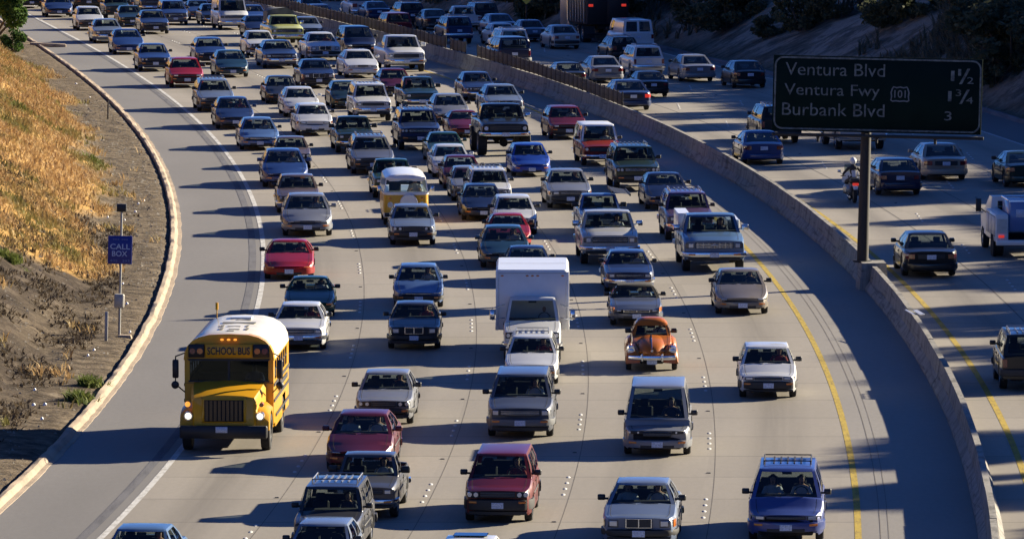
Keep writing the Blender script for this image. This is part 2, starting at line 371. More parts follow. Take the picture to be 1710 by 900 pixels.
# ------------------------------------------------ ground, road, shoulders
def strip(name, fl, fr, y0, y1, dy, dz, mat, uoff, cols=1, parent=None, kind='structure', merge_uv=True):
    Ys = np.arange(y0, y1+dy*.5, dy); vs = []; fs = []; uv = []
    for Y in Ys:
        a, b_ = fl(Y), fr(Y)
        for c in range(cols+1):
            x = a+(b_-a)*c/cols; vs.append((x, Y, G(Y)+dz)); uv.append((x-uoff(Y), Y))
    n = cols+1
    for i in range(len(Ys)-1):
        for c in range(cols): fs.append((i*n+c, i*n+c+1, (i+1)*n+c+1, (i+1)*n+c))
    me = bpy.data.meshes.new(name); me.from_pydata(vs, [], fs)
    l = me.uv_layers.new(name='UVMap')
    for p in me.polygons:
        for li in p.loop_indices: l.data[li].uv = uv[me.loops[li].vertex_index]
    o = link(name, me, mat, parent)
    if kind: o['kind'] = kind
    return o
def terrain():
    Ys = np.concatenate([np.arange(20, 150, 6), np.arange(150, 240, .8), np.arange(240, 480, 2.0), np.arange(480, 900, 7)])
    offL = [0, .25, .6, 1, 1.3, 1.6, 1.9, 2.2, 2.6, 3, 3.5, 4, 4.5, 5, 5.5, 6, 6.6, 7.2, 8, 9, 10, 11, 12.5, 14, 16, 18, 22, 28, 36, 50, 80, 140, 300]
    offR = [0, .6, 1.2, 1.8, 2.6, 3.6, 4.8, 6, 7.5, 9, 11, 13, 15, 17, 20, 23, 27, 31, 36, 42, 50, 60, 75, 95, 130, 200, 400]
    vs = []; cov = []
    for Y in Ys:
        cl, rl = curb_f(Y)-.35, redge_f(Y)
        for o in offL[::-1]:
            X = cl-o; vs.append((X, Y, G(Y)+bank_left(o, X, Y)-(.0 if o else .04)))
            n = noise.fractal(Vector((X*.3, Y*.12, 1)), 1, 2, 4)
            edge = 2.5+n*1.6 if Y > 232 else 3.1+n*1.6+(232-Y)*.35
            g = smooth(edge-.5, edge+.5, o); cov.append((g, 0, smooth(1.2, 3.2, o+n*1.5)*smooth(262, 236, Y) if False else smooth(1.0, 3.4, o+n*1.5)*(1-smooth(236, 262, Y))))
        vs.append((cl+.25, Y, G(Y)-.06)); cov.append((0, 0, 0))
        for k in range(1, 6):
            vs.append((cl+(rl-cl)*k/6, Y, G(Y)-.05)); cov.append((0, 0, 0))
        vs.append((rl-.2, Y, G(Y)-.06)); cov.append((0, 0, 0))
        for o in offR:
            X = rl+o; vs.append((X, Y, G(Y)+hill_right(o, X, Y)-(.0 if o else .04)))
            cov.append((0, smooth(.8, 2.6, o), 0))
    n = len(offL)+7+len(offR); fs = []
    for i in range(len(Ys)-1):
        for j in range(n-1): fs.append((i*n+j, i*n+j+1, (i+1)*n+j+1, (i+1)*n+j))
    me = bpy.data.meshes.new('ground'); me.from_pydata(vs, [], fs)
    me.polygons.foreach_set('use_smooth', [True]*len(me.polygons))
    a = me.color_attributes.new('cover', 'FLOAT_COLOR', 'POINT')
    a.data.foreach_set('color', [q for c in cov for q in (c[0], c[1], c[2], 1)])
    return link('ground', me, 'earth')
terrain()['kind'] = 'structure'
Y0, Y1 = 100, 700
strip('left_shoulder', lambda Y: curb_f(Y)-.1, lambda Y: white_f(Y)+.0, Y0, Y1, 3, -.004, 'shoulder_paving', white_f)
road = strip('road', lambda Y: white_f(Y)-.02, lambda Y: yel_f(Y)+.05, Y0, Y1, 3, 0, 'concrete_road', white_f, 4)
strip('median_shoulder', lambda Y: yel_f(Y)+.03, lambda Y: base_f(Y)+.3, Y0, Y1, 3, -.004, 'median_paving', yel_f)
nroad = strip('northbound_road', lambda Y: base_f(Y)+.3, lambda Y: redge_f(Y)+.1, Y0, Y1, 3, -.002, 'concrete_road', lambda Y: base_f(Y)+1.4, 4)
def band(name, f, off, w, dz, mat, y0=Y0, y1=Y1, parent=None, dy=2.0):
    return strip(name, lambda Y: f(Y)+off-w/2, lambda Y: f(Y)+off+w/2, y0, y1, dy, dz, mat, f, 1, parent, None)
band('edge_line', white_f, -.02, .17, .004, 'line_white', parent=road)
band('gutter_line', gut_f, 0, .25, .003, 'gutter_dark', parent=road)
band('edge_line', yel_f, 0, .17, .005, 'line_yellow', parent=road)
band('edge_line', base_f, 1.55, .18, .004, 'line_yellow', parent=nroad)
band('edge_line', lambda Y: min(base_f(Y)+16.0, redge_f(Y)-.9), 0, .15, .004, 'line_white', y0=120, parent=nroad)
strip('right_shoulder', lambda Y: min(base_f(Y)+16.1, redge_f(Y)-.8), lambda Y: redge_f(Y)+.05, Y0, Y1, 3, .002, 'ramp_asphalt', redge_f)
for k in range(1, 5): band('seam', lane_f(k), .16 if k > 1 else .12, .02, .003, 'crack_seal', parent=road)
band('seam', yel_f, .55, .014, .003, 'crack_seal', parent=road); band('seam', yel_f, .75, .012, .003, 'crack_seal', parent=road)
for k in range(1, 4): band('seam', base_f, 1.6+3.6*k-.9, .04, .003, 'crack_seal', parent=nroad)
# raised lane markers: groups of four domes every 14.6 m, a square reflector half way
def dome_mesh():
    b = MB(); 
    b.loft([[(.78*r*math.cos(a*math.pi/3), 3.0*r*math.sin(a*math.pi/3), z) for a in range(6)] for r, z in ((.07, 0), (.055, .012), (.025, .018))])
    return b.mesh('lane_marker')
def refl_mesh():
    return MB().loft([[(-.06,-.06,0),(.06,-.06,0),(.06,.06,0),(-.06,.06,0)], [(-.045,-.03,.02),(.045,-.03,.02),(.045,.03,.02),(-.045,.03,.02)]]).mesh('reflector')
dm, rm_ = dome_mesh(), refl_mesh()
simple('dome_white', (.46, .46, .45), .9)
spots = []
per, ph = 14.63, at(1182, 736)[1]
for k in range(1, 5):
    f = lane_f(k)
    for g in range(-5, 30):
        yc = ph+g*per+(k % 2)*0+[0, -5.2, 3.1, 4.6, 0][k]
        for q in range(4): spots.append((f((yc+(q-1.5)*1.22)), yc+(q-1.5)*1.22, 0, road))
        spots.append((f(yc+per/2), yc+per/2, 1, road))
for k in range(1, 4):
    for g in range(-5, 26):
        yc = ph+g*per+3*k
        for q in range(4): spots.append((base_f(yc)+1.55+3.6*k, yc+(q-1.5)*1.22, 0, nroad))
        spots.append((base_f(yc+per/2)+1.55+3.6*k, yc+per/2, 1, nroad))
spots = [s for s in spots if 150 < s[1] < 480]; spots.sort(key=lambda s: s[1])
cnt = {}
rest = MB()
for x, y, kind, par in spots:
    key = (kind, par.name); cnt[key] = cnt.get(key, 0)+1
    if kind == 0 and cnt[key] > 280:
        me = dm; rest.add([(v.co.x+x, v.co.y+y, v.co.z+G(y)+.002) for v in me.vertices], [tuple(p.vertices) for p in me.polygons]); continue
    o = link('lane_marker' if kind == 0 else 'reflector', dm if kind == 0 else rm_, 'dome_white' if kind == 0 else 'black_trim', par)
    o.location = (x, y, G(y)+.001)
if rest.v: tag(link('lane_markers', rest.mesh('lane_markers'), 'dome_white', road), kind='stuff')
# curb (asphalt dike) on the left edge
def sweep(f, prof, y0, y1, dy, mat, name, jitter=0):
    b = MB(); rings = []
    for Y in np.arange(y0, y1+.1, dy):
        j = noise.noise(Vector((Y*.35, 1, 2)))*jitter
        rings.append([(f(Y)+x+j+noise.noise(Vector((Y*1.7, x*9, 2)))*.03, Y, G(Y)+z+(noise.noise(Vector((Y*1.1, x*7, 5)))*.035 if z > .05 else 0)) for x, z in prof])
    b.loft(rings); return link(name, b.mesh(name, ang=24), mat)
cb = sweep(curb_f, [(-.27, -.1), (-.26, .12), (-.22, .15), (-.10, .145), (-.06, .12), (.02, .02), (.16, .008), (.17, -.02)], 120, 470, .6, 'curb_concrete', 'curb', .05); cb['kind'] = 'structure'
cr = sweep(redge_f, [(-.03, -.01), (.06, .11), (.14, .16), (.26, .16), (.36, .12), (.40, -.2)], 120, 560, 1.5, 'gutter_dark', 'right_curb', .05); cr['kind'] = 'structure'
# dip where a drain leaves through the curb
dr = MB().cbox(-.2, 1.9, -.3, .3, -.05, .14, .05).mesh('drain_apron')
x_, y_ = at(96, 79); o = link('drain_apron', dr, 'curb_concrete'); o.location = (x_-1.4, y_, G(y_)+.12); o.rotation_euler = (0, R(3), R(8)); tag(o, 'short concrete drain apron breaking through the left curb near the green tree', 'drain')

def at_ground(px, py):                              # where the line of sight meets the terrain
    X, Y = at(px, py)
    u = (px-855)/CAM_F; v = (py-450)/CAM_F
    dy = cp_-v*sp_; dz = -(sp_+v*cp_)
    t = 120.0
    while t < 900:
        x, y, z = t*u, t*dy, CAM_H+t*dz
        if z <= ground_z(x, y): return x, y, ground_z(x, y)
        t += .4
    return X, Y, G(Y)
def y_where(px, f, h=0.0, lo=150, hi=520):          # along a curve, the distance at which it crosses a sight line
    for _ in range(50):
        m = (lo+hi)/2; z = CAM_H-G(m)-h; zc = m*cp_+z*sp_
        if 855+CAM_F*f(m)/zc > px: lo = m
        else: hi = m
    return (lo+hi)/2
def heading(f, Y): return -math.atan((f(Y+1)-f(Y-1))/2)
# ------------------------------------------------ median barrier, screen fence
bar = empty('median_barrier', (base_f(230), 230, G(230)))
tag(bar, 'stained grey concrete median barrier curving between the two carriageways', 'barrier')
seg = 6.1; y = 128.0; prof = [(0, -.03), (0, .08), (.17, .33), (.235, .82), (.40, .82), (.47, .33), (.64, .08), (.64, -.03)]
inv = Matrix.Translation(-Vector(bar.location))
while y < 660:
    b = MB(); rings = []
    j = random.uniform(-.012, .012); hz = random.uniform(-.01, .01)
    for k in range(5):
        Y = y+.02+(seg-.04)*k/4; rings.append([(base_f(Y)+x+j-bar.location.x, Y-bar.location.y, G(Y)+z+(hz if z > .5 else 0)-bar.location.z) for x, z in prof])
    b.loft(rings); link('barrier_segment', b.mesh('barrier_segment', ang=20), 'barrier_concrete', bar); y += seg
Yp = at(1441, 440, .85)[1]
pb = MB().loft([[(-.22,-.75,0),(.80,-.75,0),(.80,.75,0),(-.22,.75,0)], [(-.1,-.62,.93),(.72,-.62,.93),(.72,.62,.93),(-.1,.62,.93)]])
o = link('post_block', pb.mesh('post_block', ang=20), 'barrier_concrete', bar); o.location = (base_f(Yp)-bar.location.x, Yp-bar.location.y, G(Yp)-.02-bar.location.z); o.rotation_euler.z = heading(base_f, Yp)
# bright scrap of bent metal left on top of the barrier
Yg = y_where(1524, lambda Y: base_f(Y)+.3, .8, 150, 260)
g_ = MB().cbox(-.10, -.03, -.6, .6, 0, .03, .01).cbox(.05, .20, -.95, .1, .02, .05, .01)
o = link('bent_metal_strip', g_.mesh('bent_metal_strip'), 'white_paint'); o.location = (base_f(Yg)+.28, Yg, G(Yg)+.825); o.rotation_euler = (R(2), R(-8), heading(base_f, Yg)+.15)
tag(o, 'pale bent metal strip lying on top of the median barrier', 'debris')
fence = empty('screen_fence', (base_f(340), 340, G(340)+.82)); tag(fence, 'brown slatted screen fence standing on the far half of the median barrier', 'fence')
fm = MB().cbox(-.02, .02, -.66, .66, .03, .60, .012).mesh('board'); pm = MB().cbox(-.035, .035, -.04, .04, 0, .66, .01).mesh('post')
ranges = [(y_where(1039, lambda Y: base_f(Y)+.3, 1.0), y_where(797, lambda Y: base_f(Y)+.3, 1.0)),
          (y_where(777, lambda Y: base_f(Y)+.3, 1.0), y_where(752, lambda Y: base_f(Y)+.3, 1.0)), (y_where(744, lambda Y: base_f(Y)+.3, 1.0), 560)]
for a, b_ in ranges:
    n = max(1, round((b_-a)/1.45)); st = (b_-a)/n
    for k in range(n+1):
        Y = a+st*k
        o = link('post', pm, 'fence_post', fence); o.location = (base_f(Y)+.31-fence.location.x, Y-fence.location.y, G(Y)+.82-fence.location.z)
        if k < n:
            Y += st/2; o = link('board', fm, 'fence_board', fence); o.location = (base_f(Y)+.31-fence.location.x, Y-fence.location.y, G(Y)+.82-fence.location.z+random.uniform(-.02, .02)); o.rotation_euler.z = heading(base_f, Y)
# ------------------------------------------------ lettering
def text_obj(body, x0, x1, z0, z1, y, mat, parent, name='lettering', bold=.0, depth=.012):
    cu = bpy.data.curves.new('t', 'FONT'); cu.body = body; cu.size = 1; cu.extrude = .02; cu.offset = bold; cu.resolution_u = 3
    tmp = bpy.data.objects.new('t', cu); C.objects.link(tmp)
    dg = bpy.context.evaluated_depsgraph_get(); dg.update()
    me = bpy.data.meshes.new_from_object(tmp.evaluated_get(dg)); bpy.data.objects.remove(tmp)
    co = np.empty(len(me.vertices)*3); me.vertices.foreach_get('co', co); co = co.reshape(-1, 3)
    a, b_ = co.min(0), co.max(0); new = np.empty_like(co)
    new[:, 0] = x0+(co[:, 0]-a[0])/(b_[0]-a[0])*(x1-x0); new[:, 2] = z0+(co[:, 1]-a[1])/(b_[1]-a[1])*(z1-z0)
    new[:, 1] = y-(co[:, 2]-a[2])/max(1e-6, b_[2]-a[2])*depth
    me.vertices.foreach_set('co', new.reshape(-1)); me.name = name; me.materials.clear()
    return link(name, me, mat, parent)
# ------------------------------------------------ overhead guide sign on its single post
sx, sy = at(1441, 440, .85)[0], Yp
sign = empty('freeway_guide_sign', (sx, sy, G(sy)+.88), (0, R(1.3), 0))
tag(sign, 'dark green freeway guide sign on a tall brown post rising from the median barrier', 'road sign')
SS = CAM_F/((sy)*cp_+(CAM_H-3)*sp_)
def sp(px, py): return ((px-1441.5)/SS-(437-py)/SS*.0227, (437-py)/SS)   # metres from the post foot, in the plane of the sign
W0, W1, Z0, Z1 = (1288-1446)/SS, (1637-1446)/SS, (437-219)/SS, (437-93)/SS
simple('post_paint', (.016, .014, .013), .7)
link('post', MB().cyl((0, .25, 0), (0, .25, Z0+1.2), .20, .165, 20).cyl((0, .25, 0), (0, .25, .05), .33, .33, 20).mesh('post'), 'post_paint', sign)
link('panel', MB().cbox(W0, W1, -.06, 0, Z0, Z1, .02).mesh('panel'), 'sign_green', sign)
link('rear_beam', MB().cbox(W0+.2, W1-.2, .0, .12, Z0+.5, Z0+.65, .01).cbox(W0+.2, W1-.2, .0, .12, Z1-.6, Z1-.45, .01).mesh('rear_beam'), 'steel_dark', sign)
link('lower_rail', MB().cbox(W0, W1+.08, -.30, -.16, Z0-.16, Z0-.06, .02).cbox(W0+.1, W0+.2, -.2, .1, Z0-.14, Z0-.06, .01).cbox(W1-.2, W1-.1, -.2, .1, Z0-.14, Z0-.06, .01).cbox(-.05, .05, -.2, .1, Z0-.14, Z0-.06, .01).mesh('lower_rail'), 'post_paint', sign)
for fx in (.22, .5, .78):
    o = link('lamp_bracket', MB().cyl((0,0,0),(0,0,-.22),.05).cbox(-.09,.09,-.1,.1,-.05,.04,.02).mesh('lamp_bracket'), 'post_paint', sign); o.location = (W0+(W1-W0)*fx, -.23, Z0-.12)
def frame_strip(pts, w, y, closed=True):            # flat raised outline along pts (x, z)
    b = MB(); n = len(pts); inn = []; out = []
    cx = sum(p[0] for p in pts)/n; cz = sum(p[1] for p in pts)/n
    for i in range(n):
        p0, p1, p2 = Vector(pts[i-1]), Vector(pts[i]), Vector(pts[(i+1) % n])
        d = ((p1-p0).normalized()+(p2-p1).normalized()).normalized(); nn = Vector((-d.y, d.x))
        if nn.dot(Vector((cx, cz))-p1) < 0: nn = -nn
        out.append(pts[i]); inn.append(tuple(p1+nn*w))
    vs = [(p[0], y, p[1]) for p in out]+[(p[0], y, p[1]) for p in inn]+[(p[0], y-.012, p[1]) for p in out]+[(p[0], y-.012, p[1]) for p in inn]
    fs = []
    for i in range(n):
        j = (i+1) % n; fs += [(2*n+i, 2*n+j, 3*n+j, 3*n+i), (i, j, 2*n+j, 2*n+i), (n+i, 3*n+i, 3*n+j, n+j)]
    return b.add(vs, fs)
def rrect(x0, x1, z0, z1, r, n=5):
    pts = []
    for cx, cz, a0 in ((x1-r, z1-r, 0), (x0+r, z1-r, 90), (x0+r, z0+r, 180), (x1-r, z0+r, 270)):
        for k in range(n+1): a = R(a0+90*k/n); pts.append((cx+r*math.cos(a), cz+r*math.sin(a)))
    return pts
link('border', frame_strip(rrect(W0+.04, W1-.04, Z0+.05, Z1-.04, .3), .06, -.0605).mesh('border', False), 'sign_reflector', sign)
def line(body, px0, px1, py0, py1): 
    (a, z1), (b_, z0) = ((px0-1446)/SS, (437-py0)/SS), ((px1-1446)/SS, (437-py1)/SS)
    text_obj(body, a, b_, z0, z1, -.0605, 'sign_reflector', sign, 'lettering', .0)
line('Ventura Blvd', 1308, 1474, 105, 126); line('Ventura Fwy', 1307, 1466, 140, 165); line('Burbank Blvd', 1304, 1475, 172, 193)
line('1', 1584, 1590, 113, 130); line('1', 1580, 1586, 147, 164); line('3', 1575, 1587, 181, 196)
line('1', 1596, 1601, 110, 121); line('/', 1598, 1616, 109, 135); line('2', 1611, 1622, 123, 134)
line('3', 1593, 1602, 144, 155); line('/', 1599, 1616, 144, 168); line('4', 1610, 1622, 156, 167)
shx0, shx1, shz0, shz1 = (1484-1446)/SS, (1516-1446)/SS, (437-167)/SS, (437-141)/SS
w_, h_ = shx1-shx0, shz1-shz0
shp = [(0,.08),(.12,0),(.3,.03),(.5,0),(.7,.03),(.88,0),(1,.08),(.97,.35),(1,.6),(.94,.85),(.86,1),(.68,.95),(.5,1),(.32,.95),(.14,1),(.06,.85),(0,.6),(.03,.35)]
sh = frame_strip([(shx0+a*w_, shz0+b_*h_) for a, b_ in shp], .045, -.0605)
simple('shield_edge', (.14, .14, .145), .5); link('route_shield', sh.mesh('route_shield', False), 'shield_edge', sign)
text_obj('101', shx0+w_*.2, shx1-w_*.2, shz0+h_*.26, shz1-h_*.24, -.0605, 'shield_edge', sign, 'route_number', .01)
# ------------------------------------------------ call box, marker posts
x, y, z = at_ground(199, 563)
call = empty('roadside_call_box', (x, y, z), (0, R(1.4), 0)); tag(call, 'roadside call box on a thin pole with a blue CALL BOX sign and solar panel', 'call box')
S_ = CAM_F/(y*cp_+20*sp_)
link('pole', MB().cyl((0,0,-.2),(0,0,4.05),.045,.04,12).mesh('pole'), 'galvanised', call)
link('solar_panel', MB().cbox(-.15,.15,-.07,.1,3.92,4.16,.01).mesh('solar_panel'), 'black_trim', call)
pz0, pz1 = (563-441)/S_, (563-394)/S_
link('sign_panel', MB().cbox(-.40,.36,-.09,-.06,pz0,pz1,.01).mesh('sign_panel'), 'call_blue', call)
text_obj('CALL', -.33,.29, pz1-.42, pz1-.25, -.091, 'call_letter', call, bold=.01); text_obj('BOX', -.27,.21, pz0+.24, pz0+.41, -.091, 'call_letter', call, bold=.01)
simple('call_small', (.16, .2, .36), .5)
text_obj('405   393', -.33,.28, pz0+.06, pz0+.14, -.091, 'call_small', call); text_obj('--- ---', -.25,.22, pz1-.12, pz1-.10, -.091, 'call_small', call)
b = MB().cbox(-.17,.15,-.26,-.04,(563-514)/S_,(563-491)/S_,.04); link('phone_housing', b.mesh('phone_housing'), 'call_grey', call)
link('footing', MB().loft([[(-.05,-.2,-.1),(.42,-.2,-.1),(.42,.2,-.1),(-.05,.2,-.1)], [(-.02,-.17,.06),(.36,-.17,.06),(.36,.17,.06),(-.02,.17,.06)]]).mesh('footing'), 'curb_concrete', call)
for px, py, h, w, lab in ((177, 571, .92, .05, 'short grey marker post beside the call box'), (180, 200, .98, .035, 'dark marker post on the dirt beside the upper left curb')):
    x, y, z = at_ground(px, py); o = link('marker_post', MB().cbox(-w, w, -.03, .03, -.2, h, .01).mesh('marker_post'), 'call_grey' if py > 400 else 'steel_dark'); o.location = (x, y, z); o.rotation_euler.y = R(1.5); tag(o, lab, 'post')
# small yellow warning sign far off at the foot of the hill
x, y, z = at_ground(879, 62)
ws = empty('warning_sign', (x, y, z)); tag(ws, 'small yellow diamond sign on a post at the foot of the far dark hill', 'road sign')
link('post', MB().cyl((0,0,-.3),(0,0,2.4),.04).mesh('post'), 'steel_dark', ws)
simple('yellow_sheet', (.5, .42, .05), .5); link('panel', MB().loft([[(0,-.03,1.95),(.45,-.03,2.4),(0,-.03,2.85),(-.45,-.03,2.4)],[(0,-.05,1.95),(.45,-.05,2.4),(0,-.05,2.85),(-.45,-.05,2.4)]]).mesh('panel', False), 'yellow_sheet', ws)
# ------------------------------------------------ plants
def blades(name, P, hgt, wid, lean, mat, nb=3):
    """P: (n,3) feet; every tuft gets nb narrow curved blades"""
    rng = np.random.default_rng(len(P)); n = len(P)*nb; B = np.repeat(P, nb, 0)+rng.normal(0, .07, (n, 3))*[1, 1, 0]
    a = rng.uniform(0, 6.283, n); h = hgt*rng.uniform(.5, 1.35, n); w = wid*rng.uniform(.6, 1.5, n); l = h*lean*rng.uniform(.3, 1.5, n)
    d = np.stack([np.cos(a), np.sin(a), 0*a], 1); s = np.stack([-np.sin(a), np.cos(a), 0*a], 1); up = np.array([0, 0, 1.])
    v = np.stack([B-s*w[:, None]/2, B+s*w[:, None]/2, B+d*(l*.35)[:, None]+up*(h*.6)[:, None]+s*w[:, None]*.4, B+d*(l*.35)[:, None]+up*(h*.6)[:, None]-s*w[:, None]*.4, B+d*l[:, None]+up*h[:, None]], 1).reshape(-1, 3)
    me = bpy.data.meshes.new(name); me.vertices.add(len(v)); me.vertices.foreach_set('co', v.reshape(-1))
    i = np.arange(n)*5
    tri = np.stack([i, i+1, i+2, i, i+2, i+3, i+3, i+2, i+4], 1).reshape(-1)
    me.loops.add(len(tri)); me.loops.foreach_set('vertex_index', tri); me.polygons.add(n*3)
    me.polygons.foreach_set('loop_start', np.arange(n*3)*3); me.update(calc_edges=True); me.validate()
    return link(name, me, mat)
def leaves(name, P, size, mat, parent=None):
    rng = np.random.default_rng(len(P)+3); n = len(P)
    a = rng.normal(0, 1, (n, 3)); a /= np.linalg.norm(a, axis=1)[:, None]; b_ = np.cross(a, rng.normal(0, 1, (n, 3))); b_ /= np.linalg.norm(b_, axis=1)[:, None]
    s = size*rng.uniform(.6, 1.5, (n, 1))
    v = np.stack([P-a*s, P+b_*s*.45, P+a*s, P-b_*s*.45], 1).reshape(-1, 3)
    me = bpy.data.meshes.new(name); me.vertices.add(len(v)); me.vertices.foreach_set('co', v.reshape(-1))
    me.loops.add(n*4); me.loops.foreach_set('vertex_index', np.arange(n*4)); me.polygons.add(n); me.polygons.foreach_set('loop_start', np.arange(n)*4)
    me.update(calc_edges=True); return link(name, me, mat, parent)
def crown_points(n, rx, ry, rz, clumps, seed, bottom=-.5):
    rng = np.random.default_rng(seed); out = []
    cs = []
    while len(cs) < clumps:
        q = rng.uniform(-1, 1, 3)
        if np.linalg.norm(q) < 1 and q[2] > bottom: cs.append(q/np.linalg.norm(q)**.45)
    for c in cs:
        r = rng.uniform(.16, .34); m = n//clumps
        d = rng.normal(0, 1, (m, 3)); d /= np.linalg.norm(d, axis=1)[:, None]; d *= (rng.uniform(.2, 1, m)**.4)[:, None]*r
        out.append(c*.8+d)
    return np.concatenate(out)*[rx, ry, rz]
pts = []; dark = []; weed = []
rng = random.Random(3)
N_T = 40000
while len(pts) < N_T:
    Y = rng.uniform(222, 452); o_ = rng.uniform(1.0, 17); X = curb_f(Y)-.35-o_
    n = noise.fractal(Vector((X*.3, Y*.12, 1)), 1, 2, 4); edge = 2.5+n*1.6 if Y > 232 else 3.1+n*1.6+(232-Y)*.35
    pr = smooth(edge-.6, edge+.6, o_)
    patch = noise.noise(Vector((X*.5, Y*.2, 7)))
    if rng.random() < pr*(.55+.6*patch+.3): pts.append((X, Y, ground_z(X, Y)))
P = np.array(pts); sel = np.random.default_rng(5).random(len(P))
grassy = blades('dry_grass', P[sel > .05], .24, .045, 1.1, 'dry_grass', 4); tag(grassy, 'dry orange grass covering the left embankment', 'grass', kind='stuff')
wp = []
for _ in range(60000):                              # weeds and thin tufts on the lower bank and along the curb
    Y = rng.uniform(160, 300); o_ = rng.uniform(.2, 15); X = curb_f(Y)-.35-o_
    q = noise.noise(Vector((X*.7, Y*.25, 3)))+.5*noise.noise(Vector((X*2.2, Y*.9, 8)))
    if q > .52 and rng.random() < .6: wp.append((X, Y, ground_z(X, Y)))
wp = np.array(wp); s2 = np.random.default_rng(8).random(len(wp))
tag(blades('dry_tufts', wp[s2 < .62], .26, .05, .8, 'dry_grass', 3), 'sparse dry tufts scattered over the lower dirt bank', 'grass', kind='stuff')
dp = []
while len(dp) < 15000:
    Y = rng.uniform(160, 262); o_ = rng.uniform(1.2, 16); X = curb_f(Y)-.35-o_
    q = noise.noise(Vector((X*.5, Y*.2, 13)))+.6*noise.noise(Vector((X*1.9, Y*.9, 1)))
    if q+.6*rng.random() > .38: dp.append((X, Y, ground_z(X, Y)))
tag(blades('dead_stems', np.array(dp), .13, .05, 1.6, 'dead_stem', 3), 'dark dead stems and stubble on the lower dirt bank', 'stubble', kind='stuff')
gp = []
for cx, cy, n_, s_ in ((153, 645, 70, .35), (133, 672, 80, .35), (18, 440, 90, .4), (30, 180, 40, .6), (155, 272, 40, .35)):
    x, y, z = at_ground(cx, cy)
    for _ in range(n_):
        a, b_ = x+rng.gauss(0, s_*.45), y+rng.gauss(0, s_*.7); gp.append((a, b_, ground_z(a, b_)))
tag(blades('green_weeds', np.array(gp), .26, .06, .9, 'weed_leaf', 4), 'green weed clumps on the left bank and beside the curb', 'weeds', kind='stuff')
# stones and litter on the dirt
sb = MB()
for _ in range(7000):
    Y = rng.uniform(158, 340); o_ = rng.uniform(.1, 4.5) if Y > 232 else rng.uniform(.1, 15); X = curb_f(Y)-.35-o_
    r = rng.uniform(.015, .06)*(1.6 if rng.random() < .07 else 1); z = ground_z(X, Y)
    if math.hypot(X+curb_f(200), 0) < 0: continue
    ps = [(X+r*rng.uniform(.6, 1.3)*math.cos(k*2.09), Y+r*rng.uniform(.6, 1.5)*math.sin(k*2.09), z-.01) for k in range(3)]
    sb.add(ps+[(X+rng.uniform(-r, r)*.4, Y, z+r*rng.uniform(.5, 1.1))], [(0, 1, 3), (1, 2, 3), (2, 0, 3)])
simple('stone', (.20, .18, .15), .9, var=.5, vs=1.5)
tag(link('loose_stones', sb.mesh('loose_stones', False), 'stone'), 'loose stones and clods scattered over the dirt bank', 'stones', kind='stuff')
lb = MB()
for px, py in [(127, 142), (208, 370), (219, 397), (231, 343), (240, 338), (205, 478), (212, 510), (150, 165), (180, 430), (157, 587), (147, 596), (58, 654), (70, 702), (56, 679), (75, 678), (115, 544), (226, 356), (180, 366), (217, 557)]:
    x, y, z = at_ground(px, py); r = rng.uniform(.03, .06)
    lb.add([(x-r, y-.1, z+.02), (x+r, y-.08, z+.03), (x+r*.8, y+.12, z+.06), (x-r*.7, y+.1, z+.08), (x, y, z+.1)], [(0, 1, 4), (1, 2, 4), (2, 3, 4), (3, 0, 4)])
tag(link('litter', lb.mesh('litter', False), 'litter_white'), 'pale scraps of litter on the dirt beside the left curb', 'litter', kind='stuff')
def tree(name, loc, h, r, n, leaf, mat, seed, lab, cat='tree', group=None, size=.1, trunk_h=None):
    e = empty(name, loc); tag(e, lab, cat, group)
    th = trunk_h if trunk_h is not None else h*.35
    rg = random.Random(seed); b = MB().cyl((0,0,-.4),(0,0,th), .09*h**.6, .06*h**.6, 8)
    for k in range(6):
        a = k*1.05+rg.random(); b.cyl((0,0,th*.8),(r*.6*math.cos(a), r*.6*math.sin(a), th+(h-th)*rg.uniform(.3, .8)), .045*h**.6, .015, 6)
    link('trunk', b.mesh('trunk'), 'bark', e)
    P = crown_points(n, r, r, (h-th)*.62, 26, seed)+[0, 0, th+(h-th)*.48]
    leaves('crown', P, size, mat, e); return e
x, y, z = at_ground(-22, 88)
tree('roadside_tree', (x, y, z-.2), 5.2, 2.7, 20000, None, 'green_leaf', 4, 'green leafy roadside tree at the upper left corner above the orange grass', size=.13, trunk_h=.5)
x, y, z = at_ground(22, 88)
tree('leafy_bush', (x, y, z-.2), 1.5, .95, 2200, None, 'green_leaf', 9, 'low green bush below the roadside tree where the grass begins', 'bush', size=.08, trunk_h=.1)
